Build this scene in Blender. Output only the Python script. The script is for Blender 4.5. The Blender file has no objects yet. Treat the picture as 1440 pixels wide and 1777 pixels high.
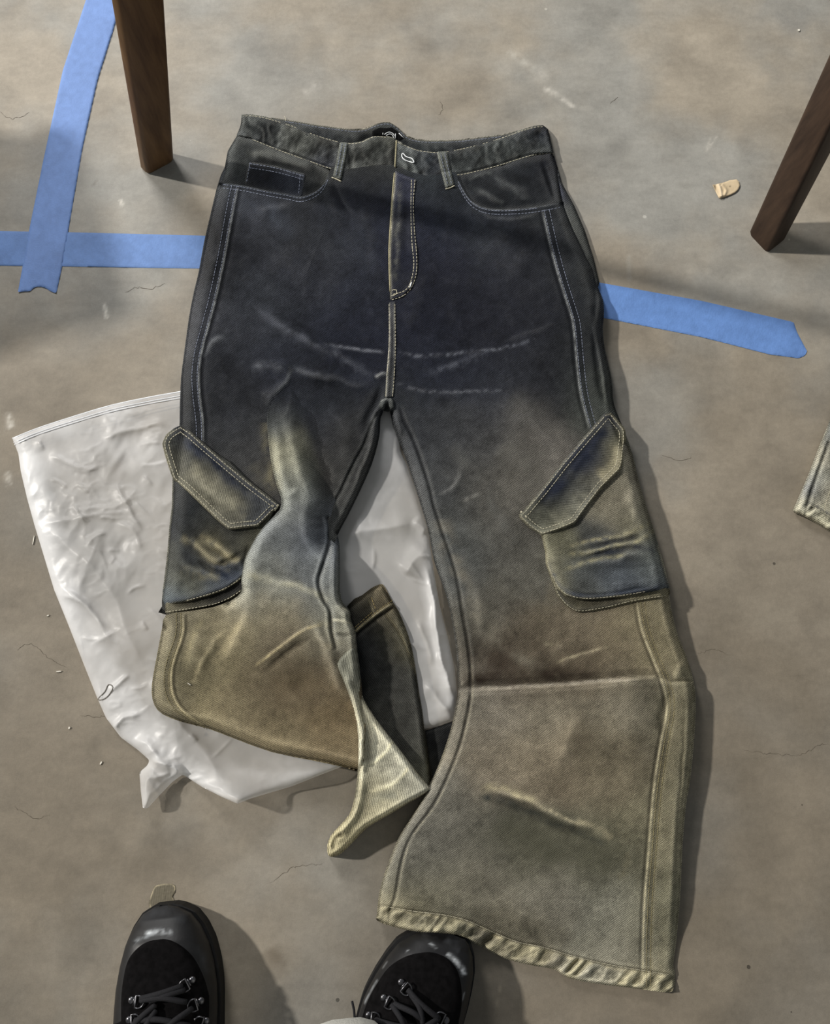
import bpy, bmesh, math, random
import numpy as np

# ------------------------------------------------------------------ camera, light, exposure
S = bpy.context.scene
COL = S.collection
H = 0.93                      # camera height above the floor, metres
F = 1400.0                    # focal length in pixels of the 1440 x 1777 frame
TILT = math.radians(16)
cd = bpy.data.cameras.new('camera')
cam = bpy.data.objects.new('camera', cd)
COL.objects.link(cam)
cam.location = (0, 0, H)
cam.rotation_euler = (TILT, 0, 0)
cd.sensor_fit = 'HORIZONTAL'
cd.sensor_width = 36
cd.lens = F / 1440 * 36
cd.clip_start = 0.01
S.camera = cam

w = bpy.data.worlds.new('world'); S.world = w; w.use_nodes = True
bg = w.node_tree.nodes['Background']
bg.inputs[0].default_value = (0.93, 0.98, 1.0, 1)
bg.inputs[1].default_value = 0.20

def sun(name, azim, elev, strength, color, angle):
    l = bpy.data.lights.new(name, 'SUN'); l.energy = strength; l.color = color; l.angle = math.radians(angle)
    o = bpy.data.objects.new(name, l); COL.objects.link(o)
    # azim: direction the light travels towards, in the floor plane
    a = math.radians(azim); e = math.radians(elev)
    d = (math.cos(e) * math.cos(a), math.cos(e) * math.sin(a), -math.sin(e))
    from mathutils import Vector
    o.rotation_euler = Vector(d).to_track_quat('-Z', 'Y').to_euler()
    o.location = (-2 * d[0], -2 * d[1], 3)
    return o
sun('window_sun', -17, 36, 3.05, (1.0, 0.955, 0.88), 2.4)

al = bpy.data.lights.new('far_window', 'AREA'); al.shape = 'RECTANGLE'; al.size = 0.55; al.size_y = 0.5
al.energy = 28; al.color = (1.0, 0.985, 0.965)
ao = bpy.data.objects.new('far_window', al); COL.objects.link(ao)
ao.location = (-0.95, 2.05, 1.55)
from mathutils import Vector
ao.rotation_euler = (Vector((0.05, 0.45, 0)) - ao.location).to_track_quat('-Z', 'Y').to_euler()

S.view_settings.view_transform = 'Standard'
S.view_settings.look = 'None'
S.view_settings.exposure = 0.0
S.view_settings.gamma = 1.0
S.view_settings.use_curve_mapping = False

# ------------------------------------------------------------------ maths helpers
CT, ST = math.cos(TILT), math.sin(TILT)
def unproj(u, v, z):
    """photo pixel -> world point at height z above the floor"""
    u = np.asarray(u, float); v = np.asarray(v, float); z = np.asarray(z, float)
    x = (u - 720) / F; y = -(v - 888.5) / F
    wy = y * CT + ST; wz = y * ST - CT
    t = (z - H) / wz
    return np.stack([x * t, wy * t, z + 0 * t], -1)
def proj(p):
    """world -> pixel"""
    x, y, z = p[..., 0], p[..., 1], p[..., 2] - H
    yc = y * CT + z * ST; zc = -y * ST + z * CT
    return 720 + F * x / (-zc), 888.5 - F * yc / (-zc)
def lin(c):
    c = np.asarray(c, float) / 255.0
    return np.where(c <= 0.04045, c / 12.92, ((c + 0.055) / 1.055) ** 2.4)
def L4(*c):
    r = lin(c); return (float(r[0]), float(r[1]), float(r[2]), 1)
def sstep(x): x = np.clip(x, 0, 1); return x * x * (3 - 2 * x)

_rng = np.random.RandomState(7)
_tab = _rng.rand(256, 256)
def vnoise(x, y, seed=0):
    x = x + seed * 17.31; y = y + seed * 9.77
    ix = np.floor(x).astype(int); iy = np.floor(y).astype(int)
    fx = x - ix; fy = y - iy
    fx = fx * fx * (3 - 2 * fx); fy = fy * fy * (3 - 2 * fy)
    g = lambda a, b: _tab[a & 255, b & 255]
    return (g(ix, iy) * (1 - fx) + g(ix + 1, iy) * fx) * (1 - fy) + (g(ix, iy + 1) * (1 - fx) + g(ix + 1, iy + 1) * fx) * fy
def fbm(x, y, s, octv=4, seed=0, gain=0.5):
    a = 1.0; t = 0; n = 0; x = x / s; y = y / s
    for k in range(octv):
        t = t + a * (vnoise(x, y, seed + k * 3.1) - 0.5); n += a
        c, s_ = 0.8, 0.6
        x, y = (x * c - y * s_) * 2.03, (x * s_ + y * c) * 2.03
        a *= gain
    return t / n * 2
def rot(u, v, deg):
    a = math.radians(deg); return u * math.cos(a) + v * math.sin(a), -u * math.sin(a) + v * math.cos(a)

def catmull(P, n=4, closed=False):
    P = [np.array(p, float) for p in P]
    out = []
    N = len(P)
    rng = range(N if closed else N - 1)
    for i in rng:
        p1, p2 = P[i % N], P[(i + 1) % N]
        p0 = P[(i - 1) % N] if (closed or i > 0) else 2 * p1 - p2
        p3 = P[(i + 2) % N] if (closed or i + 2 < N) else 2 * p2 - p1
        for k in range(n):
            t = k / n
            out.append(0.5 * ((2 * p1) + (-p0 + p2) * t + (2 * p0 - 5 * p1 + 4 * p2 - p3) * t * t + (-p0 + 3 * p1 - 3 * p2 + p3) * t ** 3))
    if not closed: out.append(P[-1])
    return np.array(out)
def resample(P, step):
    P = np.asarray(P, float); d = np.r_[0, np.cumsum(np.hypot(*np.diff(P, axis=0).T))]
    n = max(2, int(d[-1] / step) + 1); s = np.linspace(0, d[-1], n)
    return np.stack([np.interp(s, d, P[:, 0]), np.interp(s, d, P[:, 1])], -1)
def pdist(U, V, P, closed=False, near=False):
    """distance to a polyline, arc-length fraction, signed side (+ = right of travel in image coords)"""
    P = np.asarray(P, float)
    if closed: P = np.vstack([P, P[:1]])
    best = np.full(U.shape, 1e18); T = np.zeros(U.shape); SG = np.zeros(U.shape); NX = np.zeros(U.shape); NY = np.zeros(U.shape)
    L = np.r_[0, np.cumsum(np.hypot(*np.diff(P, axis=0).T))]
    for i in range(len(P) - 1):
        ax, ay = P[i]; dx, dy = P[i + 1] - P[i]; l2 = dx * dx + dy * dy
        if l2 < 1e-9: continue
        t = np.clip(((U - ax) * dx + (V - ay) * dy) / l2, 0, 1)
        qx = ax + t * dx; qy = ay + t * dy
        d = (U - qx) ** 2 + (V - qy) ** 2
        m = d < best
        best = np.where(m, d, best)
        T = np.where(m, (L[i] + t * math.sqrt(l2)) / L[-1], T)
        SG = np.where(m, dx * (V - ay) - dy * (U - ax), SG)
        if near: NX = np.where(m, qx, NX); NY = np.where(m, qy, NY)
    D = np.sqrt(best)
    if near: return D, NX, NY
    return D, T, np.sign(SG) * D
def pdist_fast(U, V, P, reach):
    """same, but computed only near the line's bounding box"""
    P = np.asarray(P, float)
    D = np.full(U.shape, 1e3); T = np.zeros(U.shape); SG = np.full(U.shape, 1e3)
    m = (U > P[:, 0].min() - reach) & (U < P[:, 0].max() + reach) & (V > P[:, 1].min() - reach) & (V < P[:, 1].max() + reach)
    if m.any():
        d, t, s = pdist(U[m], V[m], P); D[m] = d; T[m] = t; SG[m] = s
    return D, T, SG
def inside(U, V, P):
    P = np.asarray(P, float); r = np.zeros(U.shape, bool); n = len(P); j = n - 1
    for i in range(n):
        xi, yi = P[i]; xj, yj = P[j]
        if yi != yj:
            c = ((yi > V) != (yj > V)) & (U < (xj - xi) * (V - yi) / (yj - yi) + xi)
            r ^= c
        j = i
    return r
def blur(a, k):
    for ax in (0, 1):
        p = np.pad(a, [(k + 1, k) if i == ax else (0, 0) for i in (0, 1)], mode='edge')
        c = np.cumsum(p, axis=ax)
        if ax == 0: a = (c[2 * k + 1:] - c[:-(2 * k + 1)]) / (2 * k + 1)
        else: a = (c[:, 2 * k + 1:] - c[:, :-(2 * k + 1)]) / (2 * k + 1)
    return a

# ------------------------------------------------------------------ object helpers
def tag(o, label=None, cat=None, group=None, kind=None):
    if label: o['label'] = label
    if cat: o['category'] = cat
    if group: o['group'] = group
    if kind: o['kind'] = kind
    return o
def empty(name, loc, label=None, cat=None, group=None):
    o = bpy.data.objects.new(name, None); COL.objects.link(o); o.location = loc
    o.empty_display_size = 0.05
    return tag(o, label, cat, group)
def link(name, me, mat, parent=None):
    if mat: me.materials.append(mat)
    o = bpy.data.objects.new(name, me); COL.objects.link(o)
    if parent is not None:
        root = parent; off = np.zeros(3)
        while root is not None:
            off += np.array(root.location); root = root.parent
        o.parent = parent
        n = len(me.vertices); co = np.empty(n * 3); me.vertices.foreach_get('co', co)
        co = (co.reshape(-1, 3) - off).ravel(); me.vertices.foreach_set('co', co); me.update()
    return o
def np_mesh(name, co, faces, smooth=True, col=None, tw=None):
    me = bpy.data.meshes.new(name)
    co = np.asarray(co, float); faces = np.asarray(faces, int)
    me.vertices.add(len(co)); me.vertices.foreach_set('co', co.ravel())
    k = faces.shape[1]
    me.loops.add(faces.size); me.loops.foreach_set('vertex_index', faces.ravel().astype(np.int32))
    me.polygons.add(len(faces)); me.polygons.foreach_set('loop_start', np.arange(0, faces.size, k, dtype=np.int32))
    me.polygons.foreach_set('loop_total', np.full(len(faces), k, dtype=np.int32))
    me.update(calc_edges=True)
    me.polygons.foreach_set('use_smooth', np.full(len(faces), smooth, dtype=bool))
    if col is not None:
        a = me.attributes.new('Col', 'FLOAT_COLOR', 'POINT')
        if col.shape[1] == 3: col = np.hstack([col, np.ones((len(col), 1))])
        a.data.foreach_set('color', col.astype(np.float32).ravel())
    if tw is not None:
        a = me.attributes.new('tw', 'FLOAT_VECTOR', 'POINT'); a.data.foreach_set('vector', tw.astype(np.float32).ravel())
    me.validate()
    return me

LIGHT_COMP = .20  # lightens denim down the legs, making up in colour for weaker light
def ctrl(pts, sig=38):
    P = np.array([(a, b) for a, b, c in pts], float); C = np.array([lin(c) for a, b, c in pts])
    def f(U, V):
        W = 0; R = 0
        # warp a little so the blobs of colour are not round
        am = 26 if sig > 30 else sig * .35
        uu = U + am * fbm(U, V, 1.9 * sig, 3, 4); vv = V + am * fbm(U, V, 1.9 * sig, 3, 8)
        for (a, b), c in zip(P, C):
            d2 = (uu - a) ** 2 + (vv - b) ** 2
            k = np.exp(-d2 / (2 * sig * sig)) + 30.0 / (d2 + 900) ** 1.5
            W = W + k; R = R + k[..., None] * c
        return R / W[..., None] * (1 + LIGHT_COMP * sstep((V - 700) / 900))[..., None]
    return f

def ridge(U, V, poly, w1, w2, h, taper=0.34, sharp=1.7):
    """a crease: w1 / w2 the widths on the left / right of travel, h its height in metres"""
    P = catmull(poly, 3) if len(poly) > 2 else np.array(poly, float)
    if min(w1, w2) > 3.2:
        am = min(.6 * w1, 6); U = U + am * fbm(U, V, 22 + w1, 2, 91); V = V + am * fbm(U, V, 22 + w1, 2, 92)
    D, T, Sg = pdist_fast(U, V, P, 3.2 * max(w1, w2))
    wd = np.where(Sg > 0, w2, w1)
    pr = np.exp(-(np.abs(D) / wd) ** sharp)
    tp = np.clip(np.minimum(T, 1 - T) / max(taper, 1e-3), 0, 1) if taper > 0 else 1.0
    return h * pr * sstep(tp)
def rim(U, V, poly, wd):
    """0 at the line, 1 beyond wd, round like a folded cloth edge"""
    D, T, Sg = pdist_fast(U, V, poly, wd * 1.05)
    x = np.clip(D / wd, 0, 1)
    return np.sqrt(np.clip(1 - (1 - x) ** 2, 0, 1))

class Sheet:
    def __init__(s, name, outline, zf, cf, mat, parent=None, step=2.0, twill=45, smooth=4, wear=1.0, label=None, pad=6, alpha=None, period=2.9, build=True):
        P = catmull(outline, smooth, True) if smooth else resample(np.vstack([outline, outline[:1]]), 6)[:-1]
        s.P = P
        u0, v0 = P.min(0) - pad; u1, v1 = P.max(0) + pad
        us = np.arange(u0, u1 + step, step); vs = np.arange(v0, v1 + step, step)
        U, V = np.meshgrid(us, vs)
        ins = inside(U, V, P)
        s.u0, s.v0, s.step = u0, v0, step
        # kept cells, outer corner vertices pulled on to the outline
        cell = ins[:-1, :-1] | ins[1:, :-1] | ins[:-1, 1:] | ins[1:, 1:]
        use = np.zeros(U.shape, bool)
        use[:-1, :-1] |= cell; use[1:, :-1] |= cell; use[:-1, 1:] |= cell; use[1:, 1:] |= cell
        snap = use & ~ins
        D, nx, ny = pdist(U[snap], V[snap], P, True, near=True)
        U = U.copy(); V = V.copy(); U[snap] = nx; V[snap] = ny
        Z = zf(U, V)
        if mat is M_DEN: Z = np.maximum(Z, bag.z(U, V) + .0012)
        s.Z = np.where(use, Z, 0); s.U = U; s.V = V
        if cf is not None:
            C = cf(U, V)
            if wear:
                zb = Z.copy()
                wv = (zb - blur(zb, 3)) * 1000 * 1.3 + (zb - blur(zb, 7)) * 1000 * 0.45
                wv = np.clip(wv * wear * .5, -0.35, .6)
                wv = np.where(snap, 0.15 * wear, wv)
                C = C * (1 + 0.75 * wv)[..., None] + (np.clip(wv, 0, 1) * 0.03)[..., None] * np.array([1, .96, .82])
            if mat is M_DEN:
                lm = (C @ np.array([.2126, .7152, .0722]))[..., None]; C = lm + (C - lm) * (.76 + .11 * sstep((V - 850) / 300))[..., None]
            C = np.clip(C, 0.002, 1)
        idx = -np.ones(U.shape, int); idx[use] = np.arange(use.sum())
        f = np.stack([idx[1:, :-1][cell], idx[1:, 1:][cell], idx[:-1, 1:][cell], idx[:-1, :-1][cell]], -1)
        if not build: return
        co = unproj(U[use], V[use], Z[use])
        tu, tv = rot(U[use], V[use], twill)
        tw = np.stack([tu / period, tv / period, np.zeros(tu.shape)], -1)
        cc = C[use]
        if alpha is not None: cc = np.hstack([cc, alpha(U[use], V[use])[:, None]])
        me = np_mesh(name, co, f, True, cc, tw)
        s.obj = link(name, me, mat, parent)
        if label: s.obj['label'] = label
    def z(s, u, v):
        u = np.asarray(u, float); v = np.asarray(v, float)
        x = np.clip((u - s.u0) / s.step, 0, s.Z.shape[1] - 1.001); y = np.clip((v - s.v0) / s.step, 0, s.Z.shape[0] - 1.001)
        i = x.astype(int); j = y.astype(int); fx = x - i; fy = y - j; Z = s.Z
        return (Z[j, i] * (1 - fx) + Z[j, i + 1] * fx) * (1 - fy) + (Z[j + 1, i] * (1 - fx) + Z[j + 1, i + 1] * fx) * fy

def strokes(C, U, V, items, light_comp=True):
    dy = (1 + LIGHT_COMP * sstep((V - 700) / 900))[..., None] if light_comp else 1.0
    for it in items:
        poly, wd, c, op = it[:4]
        br = it[4] if len(it) > 4 else 0.5
        P = catmull(poly, 3) if len(poly) > 2 else np.array(poly, float)
        Uw, Vw = U, V
        if wd >= 2.9:
            am = min(wd, 6) * .8; Uw = U + am * fbm(U, V, 20 + wd, 2, 91); Vw = V + am * fbm(U, V, 20 + wd, 2, 92)
        D, T, Sg = pdist_fast(Uw, Vw, P, wd * 3)
        n = 1 + br * fbm(U, V, max(6, wd * 1.6), 3, 21) * 2.0
        a = .72 * op * np.exp(-(D / wd) ** 2) * np.clip(np.minimum(T, 1 - T) / 0.12, 0, 1) ** 0.5 * np.clip(n, 0, 1.8)
        a = np.clip(a, 0, 1)[..., None]
        C = C * (1 - a) + a * lin(c) * dy
    return C
def denim_noise(C, U, V, amt=1.0, seed=0):
    n = 1 + amt * (0.30 * fbm(U, V, 60, 4, 3 + seed) + 0.22 * fbm(U, V, 24, 3, 9 + seed) + 0.26 * fbm(U, V, 9, 3, 5 + seed) + 0.34 * (_tab[(U * 1.7).astype(int) & 255, (V * 1.7).astype(int) & 255] - .5))
    return C * np.clip(n, 0.3, 2)[..., None]

# sewn thread: short separate dashes lying on the cloth
def stitching(name, polys, sheets, parent, mat, dash=4.2, gap=1.6, wd=0.55, lift=0.0006, label=None):
    co = []; fa = []
    for poly in polys:
        P = catmull(poly, 5) if len(poly) > 2 else np.array(poly, float)
        R = resample(P, 1.0); n = len(R)
        i = 0.0
        while i + dash < n:
            a = R[int(i)]; b = R[int(i + dash)]
            d = (b - a) / (np.hypot(*(b - a)) + 1e-9); q = np.array([-d[1], d[0]]) * wd
            zz = []
            for p in (a, b):
                zz.append(max(float(sh.z(p[0], p[1])) for sh in sheets) + lift)
            k = len(co)
            pts = [(a - q, zz[0] - .0006), (a + q, zz[0] - .0006), (b + q, zz[1] - .0006), (b - q, zz[1] - .0006),
                   (a - q * .6 + d * .4, zz[0]), (a + q * .6 + d * .4, zz[0]), (b + q * .6 - d * .4, zz[1]), (b - q * .6 - d * .4, zz[1])]
            co += [unproj(p[0], p[1], z) for p, z in pts]
            fa += [(k + 4, k + 7, k + 6, k + 5), (k, k + 4, k + 5, k + 1), (k + 1, k + 5, k + 6, k + 2), (k + 2, k + 6, k + 7, k + 3), (k + 3, k + 7, k + 4, k)]
            i += dash + gap
    o = link(name, np_mesh(name, np.array(co), fa, False), mat, parent)
    if label: o['label'] = label
    return o
def tube(name, pts, r, mat, parent=None, closed=False, seg=8, taper=None, caps=True):
    """pts: world points"""
    pts = [Vector(p) for p in pts]; n = len(pts); bm = bmesh.new(); rings = []
    up = Vector((0, 0, 1))
    for i, p in enumerate(pts):
        a = pts[(i - 1) % n] if (closed or i > 0) else p; b = pts[(i + 1) % n] if (closed or i < n - 1) else p
        t = (b - a).normalized()
        sx = t.cross(up)
        if sx.length < 1e-4: sx = Vector((1, 0, 0))
        sx.normalize(); sy = sx.cross(t).normalized()
        rr = r * (taper[i] if taper else 1)
        rings.append([bm.verts.new(p + sx * rr * math.cos(2 * math.pi * k / seg) + sy * rr * math.sin(2 * math.pi * k / seg)) for k in range(seg)])
    for i in range(n if closed else n - 1):
        A, B = rings[i], rings[(i + 1) % n]
        for k in range(seg): bm.faces.new((A[k], A[(k + 1) % seg], B[(k + 1) % seg], B[k]))
    if not closed and caps: bm.faces.new(rings[0]); bm.faces.new(rings[-1][::-1])
    bmesh.ops.recalc_face_normals(bm, faces=bm.faces)
    me = bpy.data.meshes.new(name); bm.to_mesh(me); bm.free()
    for p in me.polygons: p.use_smooth = True
    return link(name, me, mat, parent)
def px_tube(name, poly, sheets, r, mat, parent, lift=0.0, closed=False, smooth=4, seg=6, zfun=None):
    P = catmull(poly, smooth, closed) if smooth else np.array(poly, float)
    if zfun is None: zz = [max(float(s.z(p[0], p[1])) for s in sheets) + lift for p in P]
    else: zz = [zfun(p[0], p[1]) for p in P]
    return tube(name, [unproj(p[0], p[1], z) for p, z in zip(P, zz)], r, mat, parent, closed, seg)

# ------------------------------------------------------------------ materials
def newmat(name):
    m = bpy.data.materials.new(name); m.use_nodes = True
    nt = m.node_tree; b = nt.nodes['Principled BSDF']; return m, nt, b
def N(nt, t, **k):
    n = nt.nodes.new(t)
    for a, b in k.items(): setattr(n, a, b)
    return n
def math_(nt, op, a, b=None, c=None):
    n = N(nt, 'ShaderNodeMath', operation=op)
    for i, x in enumerate((a, b, c)):
        if x is None: continue
        if isinstance(x, (int, float)): n.inputs[i].default_value = x
        else: nt.links.new(x, n.inputs[i])
    return n.outputs[0]

def denim_material():
    m, nt, b = newmat('washed_denim'); Lk = nt.links.new
    at = N(nt, 'ShaderNodeAttribute', attribute_name='Col'); tw = N(nt, 'ShaderNodeAttribute', attribute_name='tw')
    sp = N(nt, 'ShaderNodeSeparateXYZ'); Lk(tw.outputs['Vector'], sp.inputs[0])
    nz = N(nt, 'ShaderNodeTexNoise'); nz.inputs['Scale'].default_value = 0.35; nz.inputs['Detail'].default_value = 2
    Lk(tw.outputs['Vector'], nz.inputs['Vector'])
    ph = math_(nt, 'MULTIPLY_ADD', nz.outputs['Fac'], 1.1, sp.outputs['X'])
    s = math_(nt, 'SINE', math_(nt, 'MULTIPLY', ph, 2 * math.pi))
    s01 = math_(nt, 'MULTIPLY_ADD', s, 0.5, 0.5)
    n2 = N(nt, 'ShaderNodeTexNoise'); n2.inputs['Scale'].default_value = 1.9; n2.inputs['Detail'].default_value = 2; n2.inputs['Roughness'].default_value = .75
    Lk(tw.outputs['Vector'], n2.inputs['Vector'])
    sl = math_(nt, 'MULTIPLY_ADD', n2.outputs['Fac'], 2.2, -0.6)
    k = math_(nt, 'ADD', math_(nt, 'MULTIPLY', s01, 0.80), math_(nt, 'MULTIPLY', sl, 1.15))
    k = math_(nt, 'MAXIMUM', math_(nt, 'ADD', k, 0.07), 0.10)
    mul = N(nt, 'ShaderNodeVectorMath', operation='SCALE'); Lk(at.outputs['Color'], mul.inputs[0]); Lk(k, mul.inputs['Scale'])
    Lk(mul.outputs[0], b.inputs['Base Color'])
    b.inputs['Roughness'].default_value = 0.95
    b.inputs['Specular IOR Level'].default_value = 0.12
    bp = N(nt, 'ShaderNodeBump'); bp.inputs['Strength'].default_value = 0.35; bp.inputs['Distance'].default_value = 0.0006
    Lk(math_(nt, 'ADD', s01, n2.outputs['Fac']), bp.inputs['Height']); Lk(bp.outputs[0], b.inputs['Normal'])
    return m
def plain(name, c, rough=0.6, spec=0.3, metal=0.0, noise=0.0, nscale=200, bump=0.0):
    m, nt, b = newmat(name); Lk = nt.links.new
    b.inputs['Roughness'].default_value = rough; b.inputs['Specular IOR Level'].default_value = spec; b.inputs['Metallic'].default_value = metal
    nz = N(nt, 'ShaderNodeTexNoise'); nz.inputs['Scale'].default_value = nscale; nz.inputs['Detail'].default_value = 5
    tc = N(nt, 'ShaderNodeTexCoord'); Lk(tc.outputs['Object'], nz.inputs['Vector'])
    r = N(nt, 'ShaderNodeValToRGB'); base = np.array(L4(*c)[:3])
    r.color_ramp.elements[0].position = 0.3; r.color_ramp.elements[1].position = 0.7
    r.color_ramp.elements[0].color = (*np.clip(base * (1 - noise), 0, 1), 1); r.color_ramp.elements[1].color = (*np.clip(base * (1 + noise), 0, 1), 1)
    Lk(nz.outputs['Fac'], r.inputs[0]); Lk(r.outputs[0], b.inputs['Base Color'])
    if bump:
        bp = N(nt, 'ShaderNodeBump'); bp.inputs['Strength'].default_value = bump; bp.inputs['Distance'].default_value = 0.001
        Lk(nz.outputs['Fac'], bp.inputs['Height']); Lk(bp.outputs[0], b.inputs['Normal'])
    return m
def floor_material():
    m, nt, b = newmat('polished_concrete'); Lk = nt.links.new
    at = N(nt, 'ShaderNodeAttribute', attribute_name='Col'); tc = N(nt, 'ShaderNodeTexCoord')
    def nz(scale, det, rough=.55):
        n = N(nt, 'ShaderNodeTexNoise'); n.inputs['Scale'].default_value = scale; n.inputs['Detail'].default_value = det; n.inputs['Roughness'].default_value = rough
        Lk(tc.outputs['Object'], n.inputs['Vector']); return n.outputs['Fac']
    a = nz(14, 8, .65); f = nz(160, 4, .7); g = nz(900, 2)
    k = math_(nt, 'ADD', math_(nt, 'MULTIPLY', math_(nt, 'SUBTRACT', a, .5), .55), math_(nt, 'MULTIPLY', math_(nt, 'SUBTRACT', f, .5), .38))
    k = math_(nt, 'ADD', k, math_(nt, 'MULTIPLY', math_(nt, 'SUBTRACT', g, .5), .32))
    # pits and pale flecks
    vo = N(nt, 'ShaderNodeTexVoronoi'); vo.inputs['Scale'].default_value = 26; vo.inputs['Randomness'].default_value = 1; Lk(tc.outputs['Object'], vo.inputs['Vector'])
    spx = N(nt, 'ShaderNodeSeparateColor'); Lk(vo.outputs['Color'], spx.inputs[0])
    rad = math_(nt, 'MULTIPLY', math_(nt, 'POWER', spx.outputs[0], 6), .07)
    pit = math_(nt, 'LESS_THAN', vo.outputs['Distance'], rad)
    sg = math_(nt, 'MULTIPLY', math_(nt, 'SUBTRACT', math_(nt, 'GREATER_THAN', spx.outputs[1], .62), .55), 1.1)
    k = math_(nt, 'ADD', k, math_(nt, 'MULTIPLY', pit, sg))
    k = math_(nt, 'ADD', k, 1.0)
    mul = N(nt, 'ShaderNodeVectorMath', operation='SCALE'); Lk(at.outputs['Color'], mul.inputs[0]); Lk(k, mul.inputs['Scale'])
    Lk(mul.outputs[0], b.inputs['Base Color'])
    b.inputs['Roughness'].default_value = .58; b.inputs['Specular IOR Level'].default_value = .28
    bp = N(nt, 'ShaderNodeBump'); bp.inputs['Strength'].default_value = .18; bp.inputs['Distance'].default_value = .0012
    Lk(math_(nt, 'ADD', f, a), bp.inputs['Height']); Lk(bp.outputs[0], b.inputs['Normal'])
    return m
def bag_material():
    m, nt, b = newmat('milky_plastic_film'); Lk = nt.links.new
    at = N(nt, 'ShaderNodeAttribute', attribute_name='Col')
    Lk(at.outputs['Color'], b.inputs['Base Color'])
    b.inputs['Roughness'].default_value = .36; b.inputs['Specular IOR Level'].default_value = .45
    tl = N(nt, 'ShaderNodeBsdfTranslucent'); Lk(at.outputs['Color'], tl.inputs[0])
    tr = N(nt, 'ShaderNodeBsdfTransparent'); tr.inputs[0].default_value = (.98, .97, .96, 1)
    m1 = N(nt, 'ShaderNodeMixShader'); m1.inputs[0].default_value = .22; Lk(b.outputs[0], m1.inputs[1]); Lk(tl.outputs[0], m1.inputs[2])
    m2 = N(nt, 'ShaderNodeMixShader'); Lk(at.outputs['Alpha'], m2.inputs[0]); Lk(tr.outputs[0], m2.inputs[1]); Lk(m1.outputs[0], m2.inputs[2])
    out = nt.nodes['Material Output']; Lk(m2.outputs[0], out.inputs[0])
    nz = N(nt, 'ShaderNodeTexNoise'); nz.inputs['Scale'].default_value = 38; nz.inputs['Detail'].default_value = 3
    tc = N(nt, 'ShaderNodeTexCoord'); Lk(tc.outputs['Object'], nz.inputs['Vector'])
    bp = N(nt, 'ShaderNodeBump'); bp.inputs['Strength'].default_value = .25; bp.inputs['Distance'].default_value = .004
    Lk(nz.outputs['Fac'], bp.inputs['Height']); Lk(bp.outputs[0], b.inputs['Normal'])
    return m
def wood_material(name, dark, light):
    m, nt, b = newmat(name); Lk = nt.links.new
    tc = N(nt, 'ShaderNodeTexCoord'); mp = N(nt, 'ShaderNodeMapping'); mp.inputs['Scale'].default_value = (70, 70, 6)
    Lk(tc.outputs['Object'], mp.inputs[0])
    nz = N(nt, 'ShaderNodeTexNoise'); nz.inputs['Scale'].default_value = 1.2; nz.inputs['Detail'].default_value = 6; nz.inputs['Roughness'].default_value = .65; Lk(mp.outputs[0], nz.inputs['Vector'])
    r = N(nt, 'ShaderNodeValToRGB'); r.color_ramp.elements[0].position = .32; r.color_ramp.elements[1].position = .72
    r.color_ramp.elements[0].color = L4(*dark); r.color_ramp.elements[1].color = L4(*light)
    Lk(nz.outputs['Fac'], r.inputs[0]); Lk(r.outputs[0], b.inputs['Base Color'])
    b.inputs['Roughness'].default_value = .5; b.inputs['Specular IOR Level'].default_value = .3
    bp = N(nt, 'ShaderNodeBump'); bp.inputs['Strength'].default_value = .15; bp.inputs['Distance'].default_value = .001
    Lk(nz.outputs['Fac'], bp.inputs['Height']); Lk(bp.outputs[0], b.inputs['Normal'])
    return m
def vcol_material(name, rough, spec, nscale, namt, bump=.2):
    m, nt, b = newmat(name); Lk = nt.links.new
    at = N(nt, 'ShaderNodeAttribute', attribute_name='Col'); tc = N(nt, 'ShaderNodeTexCoord')
    nz = N(nt, 'ShaderNodeTexNoise'); nz.inputs['Scale'].default_value = nscale; nz.inputs['Detail'].default_value = 5; Lk(tc.outputs['Object'], nz.inputs['Vector'])
    k = math_(nt, 'MULTIPLY_ADD', nz.outputs['Fac'], 2 * namt, 1 - namt)
    mul = N(nt, 'ShaderNodeVectorMath', operation='SCALE'); Lk(at.outputs['Color'], mul.inputs[0]); Lk(k, mul.inputs['Scale'])
    Lk(mul.outputs[0], b.inputs['Base Color']); b.inputs['Roughness'].default_value = rough; b.inputs['Specular IOR Level'].default_value = spec
    bp = N(nt, 'ShaderNodeBump'); bp.inputs['Strength'].default_value = bump; bp.inputs['Distance'].default_value = .0008
    Lk(nz.outputs['Fac'], bp.inputs['Height']); Lk(bp.outputs[0], b.inputs['Normal'])
    return m
M_DEN = denim_material()
M_THR = plain('pale_thread', (196, 190, 168), .8, .1, noise=.15, nscale=900)
M_THD = plain('blue_grey_thread', (128, 134, 150), .8, .1, noise=.2, nscale=900)
M_WHT = plain('white_thread', (245, 248, 250), .7, .2, noise=.05)
M_FLR = floor_material()
M_BAG = bag_material()
M_TAPE = vcol_material('blue_masking_tape', .62, .25, 500, .10, .35)

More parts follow.
